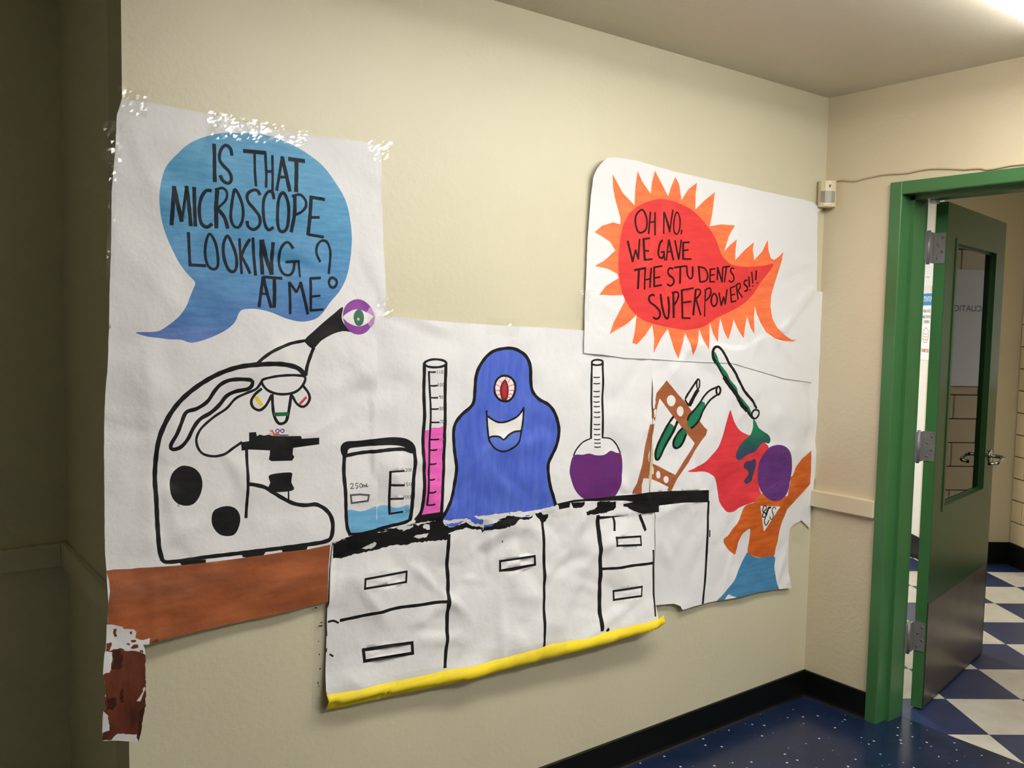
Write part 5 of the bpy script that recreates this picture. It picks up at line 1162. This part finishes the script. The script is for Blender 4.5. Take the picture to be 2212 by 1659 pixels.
        ('S',[(-9748,18636,79),(-9705,18306,79)]),
        ('S',[(-9539,19062,88),(-9616,18311,88)]),
        ('S',[(-9539,19062,95),(-9240,18347,96)]),
        ('S',[(-9588,18622,55),(-9339,18652,55)]),
        ('S',[(-9218,19062,88),(-8967,18387,89)]),
        ('S',[(-8873,19110,90),(-8967,18387,90)]),
        ('S',[(-8769,19021,110),(-8739,18400,110)]),
        ('S',[(-8797,19005,68),(-8410,19051,68)]),
        ('S',[(-8769,18717,62),(-8454,18767,62)]),
        ('S',[(-8768,18418,62),(-8279,18447,62)]),
    ]),
    ('ohno', 'lettering', 'ink_red', 'THE STUDENTS', [
        ('S',[(-11243,17885,77),(-10695,17993,78)]),
        ('S',[(-11010,17934,101),(-11034,17241,101)]),
        ('S',[(-10734,17986,85),(-10690,17236,85)]),
        ('S',[(-10422,18016,86),(-10425,17316,86)]),
        ('S',[(-10717,17571,60),(-10412,17632,61)]),
        ('S',[(-10268,18057,104),(-10211,17363,104)]),
        ('S',[(-10294,18033,66),(-9834,18109,67)]),
        ('S',[(-10251,17658,61),(-9913,17716,61)]),
        ('S',[(-10238,17366,67),(-9804,17436,67)]),
        ('S',[(-9219,18037,69),(-9395,18061,69),(-9516,17959,96),(-9454,17819,83),(-9202,17687,88),(-9194,17519,90),(-9366,17425,68),(-9536,17490,73)]),
        ('S',[(-9200,18086,68),(-8527,18180,69)]),
        ('S',[(-8861,18123,100),(-8854,17523,100)]),
        ('S',[(-8527,18189,92),(-8459,17842,89),(-8308,17727,63),(-8205,17854,92),(-8207,18182,93)]),
        ('S',[(-7892,18199,104),(-7825,17616,104)]),
        ('S',[(-7943,18187,64),(-7553,18133,73),(-7390,17893,96),(-7493,17690,73),(-7825,17621,64)]),
        ('S',[(-7253,18159,97),(-7264,17640,97)]),
        ('S',[(-7282,18122,57),(-6972,18163,58)]),
        ('S',[(-7255,17900,58),(-6998,17937,58)]),
        ('S',[(-7280,17659,57),(-6976,17673,58)]),
        ('S',[(-6860,18229,88),(-6849,17733,88)]),
        ('S',[(-6868,18224,93),(-6567,17670,93)]),
        ('S',[(-6566,18220,89),(-6575,17670,89)]),
        ('S',[(-6583,18234,65),(-6156,18297,65)]),
        ('S',[(-6366,18266,89),(-6443,17675,89)]),
        ('S',[(-5882,18210,60),(-6058,18237,63),(-6130,18106,89),(-5963,17961,82),(-5899,17811,89),(-6028,17703,59),(-6204,17757,63)]),
    ]),
    ('ohno', 'lettering', 'ink_red', 'SUPERPOWERS!!!', [
        ('S',[(-10163,17043,74),(-10313,17071,74),(-10464,16971,100),(-10403,16808,88),(-10126,16674,83),(-9899,16490,98),(-9905,16299,97),(-10073,16224,73),(-10246,16292,78)]),
        ('S',[(-9872,17119,105),(-9784,16683,103),(-9615,16304,95),(-9453,16283,99),(-9433,16597,107),(-9488,17037,107)]),
        ('S',[(-9213,17167,117),(-9150,16275,117)]),
        ('S',[(-9298,17178,68),(-9003,17213,70),(-8926,17094,99),(-9057,16848,90),(-9172,16738,84)]),
        ('S',[(-8757,17285,110),(-8672,16274,110)]),
        ('S',[(-8807,17283,69),(-8167,17390,70)]),
        ('S',[(-8749,16833,69),(-8245,16897,70)]),
        ('S',[(-8709,16283,69),(-8251,16282,69)]),
        ('S',[(-8069,17330,103),(-8132,16392,103)]),
        ('S',[(-8120,17318,63),(-7871,17353,68),(-7819,17206,89),(-8065,16966,79)]),
        ('S',[(-8030,16987,90),(-7770,16400,91)]),
        ('S',[(-7511,17312,105),(-7521,16355,106)]),
        ('S',[(-7586,17329,66),(-7252,17426,65),(-7167,17254,97),(-7271,17051,81),(-7491,16939,71)]),
        ('O',[(-6960,17237,67),(-6797,17066,95),(-6816,16838,90),(-6988,16758,67),(-7111,16905,96),(-7085,17132,92)]),
        ('S',[(-6716,17281,86),(-6518,16781,86)]),
        ('S',[(-6526,16786,87),(-6421,17139,88)]),
        ('S',[(-6429,17139,85),(-6287,16838,86)]),
        ('S',[(-6303,16843,90),(-6249,17424,90)]),
        ('S',[(-6055,17483,90),(-5944,16924,91)]),
        ('S',[(-6086,17466,61),(-5765,17561,62)]),
        ('S',[(-6023,17193,60),(-5747,17254,61)]),
        ('S',[(-5961,16939,60),(-5653,17000,61)]),
        ('S',[(-5703,17604,91),(-5551,17044,91)]),
        ('S',[(-5758,17587,63),(-5506,17674,62),(-5457,17522,88),(-5649,17350,75)]),
        ('S',[(-5587,17398,76),(-5280,17130,77)]),
        ('S',[(-5051,17813,60),(-5205,17791,75),(-5222,17660,85),(-5052,17564,82),(-5020,17435,82),(-5197,17377,63)]),
        ('S',[(-4994,17966,94),(-4921,17559,94)]),
        ('S',[(-4866,17472,100),(-4847,17431,100)]),
        ('S',[(-4808,18157,94),(-4706,17698,94)]),
        ('S',[(-4718,17624,101),(-4699,17583,101)]),
        ('S',[(-4513,18224,96),(-4531,17836,96)]),
        ('S',[(-4442,17756,97),(-4415,17715,97)]),
    ]),
    ('leg', 'leg_paint', 'leg_brown', 'dark red-brown painted leg', [
        ('R',[(-28456,8200),(-28329,8222),(-28182,8221),(-28017,8106),(-27793,8058),(-27627,7940),(-27621,7776),(-27626,7447),(-27600,7141),(-27597,6644),(-27650,6377),(-27689,5975),(-27751,5731),(-27774,5912),(-27784,5959),(-28220,6095),(-28312,6046),(-28348,5982),(-28551,6020),(-28563,6225),(-28407,6234),(-28429,6421),(-28450,6628),(-28553,6772),(-28508,6844),(-28529,6997),(-28515,7287),(-28536,7540),(-28552,7684),(-28426,7684),(-28388,7766),(-28358,8019),(-28357,8158)]),
        ('R',[(-28481,8394),(-28363,8395),(-28392,8266),(-28420,8192),(-28510,8211)]),
        ('R',[(-28323,8700),(-28250,8699),(-28270,8599),(-28243,8514),(-28307,8507),(-28333,8612)]),
        ('R',[(-27975,8570),(-27928,8581),(-27924,8499),(-27966,8514)]),
        ('R',[(-28052,8304),(-27969,8287),(-27978,8239),(-28043,8272)]),
        ('R',[(-27959,8355),(-27828,8338),(-27838,8300),(-27922,8297)]),
        ('R',[(-27885,8239),(-27791,8230),(-27783,8157),(-27830,8136),(-27960,8164)]),
        ('R',[(-27755,8090),(-27679,8064),(-27671,8001),(-27746,8047)]),
    ]),
    ('leg', 'leg_streak', 'leg_dark', None, [
        ('R',[(-28347,8176),(-28182,8181),(-28138,8051),(-28160,7734),(-28352,7738),(-28397,7788),(-28313,7989)]),
        ('R',[(-28184,7161),(-28121,7272),(-28104,6886),(-28160,6858),(-28199,6995)]),
        ('R',[(-28475,7067),(-28292,7062),(-28252,6861),(-28361,6742),(-28489,6797)]),
        ('R',[(-27740,6553),(-27608,6648),(-27660,6380),(-27690,5997),(-27751,5742),(-27784,5937),(-27762,6256)]),
    ]),
    ('leg', 'tape_patch', 'white_paint', None, [
        ('R',[(-27812,6820),(-27711,6976),(-27639,7151),(-27622,7082),(-27672,6923),(-27726,6787)]),
        ('R',[(-28248,6081),(-28163,6003),(-28051,6014),(-28087,5938),(-28219,5998)]),
    ]),
]
TAPES = [
    ('wide crumpled clear tape across top of the blue speech bubble', [(-2.5955, -0.011, 2.0341), (-2.3365, -0.011, 2.0464), (-2.334, -0.011, 2.0896), (-2.5941, -0.011, 2.1008)], 0.004),
    ('clear tape at the upper right corner of the microscope paper', [(-2.1607, -0.011, 2.0362), (-2.0975, -0.011, 2.0352), (-2.0806, -0.011, 2.0958), (-2.1569, -0.011, 2.0903)], 0.004),
    ('clear tape curling off the dark corner beside the microscope paper', [(-2.8327, -0.012, 1.9519), (-2.793, -0.012, 1.9516), (-2.788, -0.012, 2.0448), (-2.8297, -0.012, 2.0385)], 0.005),
    ('long narrow clear tape down the left edge of the microscope paper', [(-2.8287, -0.011, 1.6842), (-2.8117, -0.011, 1.685), (-2.8028, -0.011, 1.9506), (-2.8187, -0.011, 1.9486)], 0.003),
    ('clear tape at the upper left corner of the microscope paper', [(-2.7976, -0.011, 2.0603), (-2.7365, -0.011, 2.0634), (-2.7339, -0.011, 2.1233), (-2.7969, -0.011, 2.125)], 0.004),
    ('clear tape at right edge of microscope paper beside the painted eye', [(-2.1236, -0.011, 1.6059), (-2.0749, -0.011, 1.6016), (-2.0756, -0.011, 1.6616), (-2.1242, -0.011, 1.6652)], 0.004),
    ('clear tape on top edge of the paper above the blue blob', [(-1.7477, -0.009, 1.5622), (-1.6224, -0.009, 1.5544), (-1.6201, -0.009, 1.6097), (-1.7454, -0.009, 1.6159)], 0.0025),
    ('clear tape at left edge of the orange burst paper', [(-1.3871, -0.012, 1.6138), (-1.3295, -0.012, 1.6087), (-1.3289, -0.012, 1.7133), (-1.3824, -0.012, 1.7173)], 0.004),
    ('clear tape at the torn lower right corner of the student paper', [(-0.1521, -0.01, 0.6968), (-0.0318, -0.01, 0.6682), (-0.0321, -0.01, 0.7651), (-0.1519, -0.01, 0.7878)], 0.004),
    ('clear tape over the middle of the yellow strip', [(-1.6838, -0.075, 0.527), (-1.4453, -0.075, 0.5169), (-1.453, -0.075, 0.5714), (-1.6924, -0.075, 0.5821)], 0.003),
    ('clear tape over the left part of the yellow strip', [(-2.0714, -0.045, 0.547), (-1.8883, -0.045, 0.5318), (-1.8956, -0.045, 0.5706), (-2.0764, -0.045, 0.581)], 0.003),
]
SPECKS = [[(-2.2991,-0.0085,0.8077),(-2.2998,-0.0085,0.8071),(-2.3026,-0.0085,0.8078),(-2.3063,-0.0085,0.8097),(-2.3074,-0.0085,0.8119),(-2.3056,-0.0085,0.8124),(-2.3026,-0.0085,0.8112),(-2.3001,-0.0085,0.8101)],[(-2.2811,-0.0085,0.7555),(-2.2834,-0.0085,0.7547),(-2.2887,-0.0085,0.7543),(-2.2937,-0.0085,0.7553),(-2.2964,-0.0085,0.7574),(-2.2934,-0.0085,0.7585),(-2.2887,-0.0085,0.7581),(-2.2843,-0.0085,0.7571)],[(-2.2927,-0.0085,0.7139),(-2.2938,-0.0085,0.7134),(-2.2953,-0.0085,0.7134),(-2.2971,-0.0085,0.7143),(-2.2974,-0.0085,0.7156),(-2.2969,-0.0085,0.7163),(-2.2953,-0.0085,0.716),(-2.2936,-0.0085,0.7148)],[(-2.2909,-0.0085,0.676),(-2.2911,-0.0085,0.6741),(-2.2924,-0.0085,0.6739),(-2.2943,-0.0085,0.6752),(-2.2944,-0.0085,0.6768),(-2.294,-0.0085,0.6783),(-2.2924,-0.0085,0.6794),(-2.2911,-0.0085,0.678)],[(-2.2874,-0.0085,0.6348),(-2.2894,-0.0085,0.634),(-2.2908,-0.0085,0.6333),(-2.2925,-0.0085,0.6344),(-2.2931,-0.0085,0.6357),(-2.2923,-0.0085,0.6372),(-2.2909,-0.0085,0.6379),(-2.2886,-0.0085,0.6368)],[(-2.2947,-0.0085,0.5964),(-2.2943,-0.0085,0.5937),(-2.2962,-0.0085,0.5931),(-2.2978,-0.0085,0.5953),(-2.298,-0.0085,0.5983),(-2.2976,-0.0085,0.5999),(-2.2962,-0.0085,0.6016),(-2.2948,-0.0085,0.5983)],[(-2.2918,-0.0085,0.5869),(-2.2916,-0.0085,0.5856),(-2.2934,-0.0085,0.5859),(-2.2953,-0.0085,0.5867),(-2.2951,-0.0085,0.5881),(-2.2945,-0.0085,0.589),(-2.2934,-0.0085,0.589),(-2.2923,-0.0085,0.5885)],[(-2.2826,-0.0085,0.7651),(-2.2842,-0.0085,0.7643),(-2.2873,-0.0085,0.764),(-2.2924,-0.0085,0.7648),(-2.2921,-0.0085,0.7654),(-2.2902,-0.0085,0.7662),(-2.2873,-0.0085,0.7669),(-2.2826,-0.0085,0.7659)],[(-2.2881,-0.0085,0.5523),(-2.2882,-0.0085,0.5515),(-2.2891,-0.0085,0.5506),(-2.2899,-0.0085,0.5514),(-2.2908,-0.0085,0.5522),(-2.2904,-0.0085,0.5531),(-2.2891,-0.0085,0.5537),(-2.2879,-0.0085,0.5533)]]
SPECK_TAPE = [(-2.3155,-0.0065,0.5292),(-2.2782,-0.0065,0.5117),(-2.2729,-0.0065,0.8154),(-2.3058,-0.0065,0.8188)]


def hash_noise(x, z, seed):
    """smooth value noise, vectorised"""
    xi = np.floor(x).astype(int); zi = np.floor(z).astype(int); fx_ = x - xi; fz = z - zi
    u = fx_ * fx_ * (3 - 2 * fx_); w = fz * fz * (3 - 2 * fz)
    def h(a, b):
        v = (a * 374761393 + b * 668265263 + seed * 982451653) & 0xffffffff
        v = ((v ^ (v >> 13)) * 1274126177) & 0xffffffff
        return ((v ^ (v >> 16)) & 0xffff) / 65535.0
    return (h(xi, zi) * (1 - u) + h(xi + 1, zi) * u) * (1 - w) + (h(xi, zi + 1) * (1 - u) + h(xi + 1, zi + 1) * u) * w

CREASE_COUNT = {'left': 110, 'center': 80, 'right': 95, 'ohno': 50, 'cabinet': 110, 'leg': 14, 'yellow': 22}
CREASE_AMP = {'left': 2.1, 'center': 2.1, 'right': 2.3, 'ohno': 1.5, 'cabinet': 3.2, 'leg': 1.2, 'yellow': .9}
FOLDS = {'left': [(-2.735, 1.10, 90, .55, .030, .0035), (-2.60, 1.16, 172, .16, .035, .003)],
         'cabinet': [(-1.42, .80, 52, .14, .05, .004), (-1.62, .66, 35, .18, .05, .0035)],
         'center': [(-2.06, 1.10, 88, .4, .02, .0025)]}
def make_creases(sheet, outline):
    rng = np.random.RandomState(sum(map(ord, sheet)))
    lo = outline.min(0); hi = outline.max(0); out = list(FOLDS.get(sheet, []))
    for _ in range(CREASE_COUNT[sheet]):
        out.append((rng.uniform(lo[0], hi[0]), rng.uniform(lo[1], hi[1]), rng.uniform(0, 180), rng.uniform(.05, .20),
                    rng.uniform(.022, .075), rng.uniform(.0008, .0026) * CREASE_AMP[sheet] * (1 if rng.uniform() < .55 else -1)))
    return out
def relief(sheet, creases, x, z):
    h = np.zeros_like(x)
    for cx, cz, an, L, w, a in creases:
        c, s = math.cos(math.radians(an)), math.sin(math.radians(an))
        al = (x - cx) * c + (z - cz) * s; d = -(x - cx) * s + (z - cz) * c
        t = np.clip(1 - np.sqrt(d * d + 9e-6) / w, 0, 1)
        e = np.clip(1 - (al / L) ** 2, 0, 1)
        h += a * t * e
    sd = sum(map(ord, sheet))
    h += .0040 * CREASE_AMP[sheet] * (hash_noise(x * 6, z * 6, sd) - .5) + .0016 * CREASE_AMP[sheet] * (hash_noise(x * 15, z * 15, sd + 5) - .5)
    h = h + .002 * CREASE_AMP[sheet]
    return np.where(h > 0, h, 0) + .0004
def inside(px, pz, poly):
    r = np.zeros(len(px), bool); n = len(poly); j = n - 1
    for i in range(n):
        xi, zi = poly[i]; xj, zj = poly[j]
        if zi != zj:
            r ^= ((zi > pz) != (zj > pz)) & (px < (xj - xi) * (pz - zi) / (zj - zi) + xi)
        j = i
    return r
def catmull(P, closed, step):
    P = np.array(P, float); n = len(P); out = []
    if n < 3 and not closed:
        return P
    rng = range(n) if closed else range(n - 1)
    for i in rng:
        p1, p2 = P[i], P[(i + 1) % n]
        p0 = P[i - 1] if (closed or i > 0) else 2 * p1 - p2
        p3 = P[(i + 2) % n] if (closed or i + 2 < n) else 2 * p2 - p1
        k = max(2, min(12, int(np.linalg.norm((p2 - p1)[:2]) / step)))
        for t in np.linspace(0, 1, k, endpoint=False):
            out.append(.5 * ((2 * p1) + (-p0 + p2) * t + (2 * p0 - 5 * p1 + 4 * p2 - p3) * t * t + (-p0 + 3 * p1 - 3 * p2 + p3) * t ** 3))
    if not closed: out.append(P[-1])
    return np.array(out)
def ragged(P, rs):
    P = np.array(P, float); out = []
    for i in range(len(P)):
        a, b = P[i], P[(i + 1) % len(P)]; L = np.linalg.norm(b - a); k = max(1, int(L / 60))
        nrm = np.array([-(b - a)[1], (b - a)[0]]) / (L + 1e-9)
        for q in range(k):
            out.append(a + (b - a) * q / k + (nrm * rs.uniform(-20, 20) if q else nrm * rs.uniform(-6, 6)))
    return np.array(out)
def stroke_quads(pts, closed, rs):
    """ribbon as a list of quads (left0, right0, right1, left1)"""
    P = np.array(pts, float); n = len(P); L = []; R = []
    jit = 1 + .055 * np.sin(np.arange(n) * .9 + rs.uniform(0, 6)) * (0 if n < 4 else 1)
    for i in range(n):
        a = P[i - 1] if (closed or i > 0) else P[i]; b = P[(i + 1) % n] if (closed or i < n - 1) else P[i]
        d = (b - a)[:2]; d = d / (np.linalg.norm(d) + 1e-9); nn = np.array([-d[1], d[0]]) * P[i, 2] * .5 * jit[i]
        L.append(P[i, :2] + nn); R.append(P[i, :2] - nn)
    m = n if closed else n - 1
    return [(L[i], R[i], R[(i + 1) % n], L[(i + 1) % n]) for i in range(m)]
U = 1e-4   # art units are tenths of a millimetre

SHEET_INFO = {
    'left': ('microscope_poster', 'tall white paper with microscope drawing and blue speech bubble', 'poster'),
    'center': ('monster_poster', 'white paper painted with blue one-eyed blob, pink cylinder and purple flask', 'poster'),
    'right': ('student_poster', 'white paper painted with caped figure in orange shirt, torn along right edge', 'poster'),
    'ohno': ('burst_poster', 'white paper with orange and red spiky speech burst', 'poster'),
    'cabinet': ('cabinet_poster', 'crumpled white paper with outlined drawers above the yellow strip', 'poster'),
    'leg': ('table_leg_strip', 'narrow torn paper strip painted dark brown as a table leg', 'paper strip'),
    'yellow': ('border_strip', 'yellow paper border strip along bottom of the drawer drawing', 'paper strip'),
}
UNDER = {'left': ['center'], 'right': ['center'], 'ohno': ['center', 'right'], 'cabinet': ['center', 'left', 'right'], 'leg': ['left'], 'yellow': ['cabinet']}
def stacked(sheet, cr, x, z):
    """height of a sheet, kept just in front of the sheets it overlaps"""
    h = macro(sheet, x, z) + relief(sheet, cr, x, z)
    for o in UNDER.get(sheet, []):
        if o == 'center' and sheet == 'right': continue
        po = np.array(SHEET_OUTLINES[o], float) * U
        ins = np.zeros(len(x), bool)
        for dx, dz in ((0, 0), (.012, 0), (-.012, 0), (0, .012), (0, -.012), (.009, .009), (-.009, -.009), (.009, -.009), (-.009, .009)):
            ins |= inside(x + dx, z + dz, po)
        ho = stacked(o, make_creases(o, po), x, z) + .0035
        h = np.where(ins, np.maximum(h, ho), h)
    return h
PART_OF = {'eyeball_lilac_patch': 'eyeball', 'eye_white': 'eyeball', 'iris': 'eyeball', 'pupil': 'eyeball', 'objective_band': 'microscope_outline',
    'microscope_stage': 'microscope_outline', 'focus_knob': 'microscope_outline', 'specimen': 'microscope_outline', 'monster_outline': 'monster_body',
    'eye_veins': 'monster_body', 'eye_outline': 'monster_body', 'mouth': 'monster_body', 'tongue': 'monster_body', 'mouth_outline': 'monster_body',
    'rack_hole': 'tube_rack', 'rack_scuff': 'tube_rack', 'rack_tube': 'tube_rack', 'rack_tube_outline': 'tube_rack', 'shirt_sleeve': 'shirt',
    'shirt_emblem': 'shirt', 'shirt_emblem_letters': 'shirt', 'counter_fleck': 'counter_top', 'counter_patch': 'counter_top', 'torn_edge_blue': 'torn_edge',
    'leg_streak': 'leg_paint', 'tape_patch': 'leg_paint', 'cylinder_numbers': 'cylinder_liquid', 'cylinder_outline': 'cylinder_liquid',
    'flask_outline': 'flask_liquid', 'beaker_outline': 'beaker_water', 'beaker_scale': 'beaker_water', 'beaker_numbers': 'beaker_water', 'beaker_mark': 'beaker_water',
    'pouring_tube_outline': 'pouring_tube_liquid'}
def islands(tri, XYZ, size=.012):
    """connected pieces of a painted part: those large enough to pick apart, and the rest"""
    par = {}
    def find(a):
        while par[a] != a: par[a] = par[par[a]]; a = par[a]
        return a
    for t in tri.tolist():
        for v in t: par.setdefault(v, v)
        a = find(t[0])
        for v in t[1:]: par[find(v)] = a
    comp = {}
    for i, t in enumerate(tri.tolist()): comp.setdefault(find(t[0]), []).append(i)
    big, small = [], []
    for c in comp.values():
        c = np.array(c); P = XYZ[np.unique(tri[c])]; ext = (P.max(0) - P.min(0)).max()
        (big if ext >= size else small).append(c)
    return big, small
def build_sheet(sheet):
    rs = np.random.RandomState(len(sheet) * 31 + ord(sheet[0]))
    outline = np.array(SHEET_OUTLINES[sheet], float)
    # fine irregular edge
    edge = []
    for i in range(len(outline)):
        a, b = outline[i], outline[(i + 1) % len(outline)]; k = max(1, int(np.linalg.norm(b - a) / 150))
        nrm = np.array([-(b - a)[1], (b - a)[0]]) / (np.linalg.norm(b - a) + 1e-9)
        for q in range(k): edge.append(a + (b - a) * q / k + nrm * (rs.uniform(-4, 4) if q else 0))
    outline = np.array(edge)
    verts = []; edges = []
    def loop(P):
        s = len(verts)
        verts.extend([(float(p[0]), float(p[1])) for p in P])
        edges.extend([(s + i, s + (i + 1) % len(P)) for i in range(len(P))])
    loop(outline)
    parts = []      # (name, mat, label, [convex/simple polygons])
    for sh, name, mat, label, items in PAINT:
        if sh != sheet: continue
        polys = []
        for k, pts in items:
            if k == 'P': q = catmull(pts, True, 60); polys.append(q); loop(q)
            elif k == 'p': q = np.array(pts, float); polys.append(q); loop(q)
            elif k == 'R': q = ragged(pts, rs); polys.append(q); loop(q)
            elif k in 'SO':
                quads = stroke_quads(catmull(pts, k == 'O', 45), k == 'O', rs)
                polys.extend(quads)
                s = len(verts); m = len(quads)
                if k == 'O':
                    loop([q[0] for q in quads]); loop([q[1] for q in quads])
                else:
                    loop([q[0] for q in quads] + [quads[-1][3], quads[-1][2]] + [q[1] for q in quads[::-1]])
            elif k == 's':
                for i in range(len(pts) - 1):
                    a, b = np.array(pts[i], float), np.array(pts[i + 1], float)
                    d = (b - a)[:2] / np.linalg.norm((b - a)[:2]); w = .5 * (a[2] + b[2]) * .5
                    mid = .5 * (a + b); mid[2] = w * 2
                    a2 = a.copy(); b2 = b.copy(); a2[:2] -= d * w; b2[:2] += d * w; a2[2] = b2[2] = w * 2
                    q = stroke_quads([a2, b2], False, rs); polys.extend(q); loop(q[0])
        parts.append((name, mat, label, polys))
    lo, hi = outline.min(0), outline.max(0)
    step = 90.0
    gx, gz = np.meshgrid(np.arange(lo[0], hi[0], step), np.arange(lo[1], hi[1], step))
    gx = gx + (np.arange(gx.shape[0])[:, None] % 2) * step * .5
    gp = np.stack([gx.ravel(), gz.ravel()], 1) + rs.uniform(-12, 12, (gx.size, 2))
    gp = gp[inside(gp[:, 0], gp[:, 1], outline)]
    verts.extend([(float(a), float(b)) for a, b in gp])
    ov, oe, of, _, _, _ = delaunay_2d_cdt([Vector(v) for v in verts], edges, [], 0, 0.5)
    V = np.array([(v.x, v.y) for v in ov]); T = np.array([f for f in of if len(f) == 3])
    cen = V[T].mean(1)
    area = np.abs((V[T[:, 1], 0] - V[T[:, 0], 0]) * (V[T[:, 2], 1] - V[T[:, 0], 1]) - (V[T[:, 2], 0] - V[T[:, 0], 0]) * (V[T[:, 1], 1] - V[T[:, 0], 1]))
    keep = inside(cen[:, 0], cen[:, 1], outline) & (area > 1e-3)
    T = T[keep]; cen = cen[keep]
    own = np.full(len(T), -1)
    for pi, (name, mat, label, polys) in enumerate(parts):
        for P in polys:
            P = np.array(P); a, b = P.min(0), P.max(0)
            idx = np.nonzero((cen[:, 0] >= a[0]) & (cen[:, 0] <= b[0]) & (cen[:, 1] >= a[1]) & (cen[:, 1] <= b[1]))[0]
            if len(idx):
                hit = inside(cen[idx, 0], cen[idx, 1], P); own[idx[hit]] = pi
    x = V[:, 0] * U; z = V[:, 1] * U
    cr = make_creases(sheet, np.array(SHEET_OUTLINES[sheet], float) * U)
    y = -stacked(sheet, cr, x, z)
    XYZ = np.stack([x, y, z], 1)
    if sheet == 'yellow':    # the strip is a folded roll: bulge its middle forward, tuck its edges back
        top = np.interp(x, *zip(*sorted([(p[0] * U, p[1] * U) for p in SHEET_OUTLINES['yellow'][:11]])))
        bot = np.interp(x, *zip(*sorted([(p[0] * U, p[1] * U) for p in SHEET_OUTLINES['yellow'][12:]])))
        t = np.clip((z - bot) / (top - bot), 0, 1)
        XYZ[:, 1] -= .012 * np.sin(np.pi * t) ** .7
    def sub(name, sel, mat, parent):
        tri = T[sel]; u, inv = np.unique(tri, return_inverse=True); inv = inv.reshape(tri.shape)
        return mesh(name, XYZ[u], inv, mat, parent, smooth=True)
    nm, lab, cat = SHEET_INFO[sheet]
    pm = {'yellow': M['yellow_border']}.get(sheet, M['paper'])
    root = tag(sub(nm, own == -1, pm, None), lab, cat)
    made = {}
    for pi, (name, mat, label, polys) in enumerate(parts):
        sel = np.nonzero(own == pi)[0]
        if not len(sel): continue
        words = name in ('lettering', 'shirt_emblem_letters', 'beaker_mark', 'beaker_numbers', 'cylinder_numbers')
        par = made.get(PART_OF.get(name), root) if name in PART_OF else root
        big, small = islands(T[sel], XYZ)
        if words and name != 'lettering': big, small = [], big + small
        for grp, kind in [(g_, None) for g_ in big] + ([(np.concatenate(small), 'stuff' if len(small) > 1 else None)] if small else []):
            o = sub('letter' if name == 'lettering' else name, sel[grp], M[mat], par)
            if kind: o['kind'] = kind
            if words: o['label'] = ('dark painted letter of the words ' if name == 'lettering' else 'lettering reading ') + label
            elif label: o['label'] = label
            if name not in made: made[name] = o
    return root
SHEETS = {}
for sh in ('center', 'right', 'left', 'ohno', 'cabinet', 'leg', 'yellow'):
    SHEETS[sh] = build_sheet(sh)

# ------------------------------------------------------------------ clear tape
def tape(label, quad, rough, seed, name='clear_tape'):
    rng = np.random.RandomState(seed); q = [np.array(p, float) for p in quad]
    w = np.linalg.norm(q[1] - q[0]); h = np.linalg.norm(q[3] - q[0])
    nu, nv = max(3, int(w / .007)), max(3, int(h / .007)); v = []; f = []
    for j in range(nv + 1):
        for i in range(nu + 1):
            s, t = i / nu, j / nv
            p = (q[0] * (1 - s) + q[1] * s) * (1 - t) + (q[3] * (1 - s) + q[2] * s) * t
            d = rough * (rng.uniform(0, 1) * .5 + .5 * hash_noise(np.array([s * w * 45 + seed]), np.array([t * h * 45]), seed)[0])
            v.append((p[0] + rng.uniform(-.0012, .0012), p[1] - d, p[2] + rng.uniform(-.0012, .0012)))
    for j in range(nv):
        for i in range(nu):
            a = j * (nu + 1) + i; f.append((a, a + 1, a + nu + 2, a + nu + 1))
    return tag(mesh(name, v, f, M['tape'], smooth=False), label, 'tape', 'clear tape holding the mural')
for i, (label, quad, rough) in enumerate(TAPES):
    tape(label, quad, rough, 11 + i * 3)
for wall_marks in (SPECKS,):
    t_ = tape('clear tape strip with black paint specks left of drawer drawing', SPECK_TAPE, .0008, 91)
    for poly in wall_marks:
        mesh('paint_speck', poly, [tuple(range(len(poly)))], M['black_ragged'], t_)
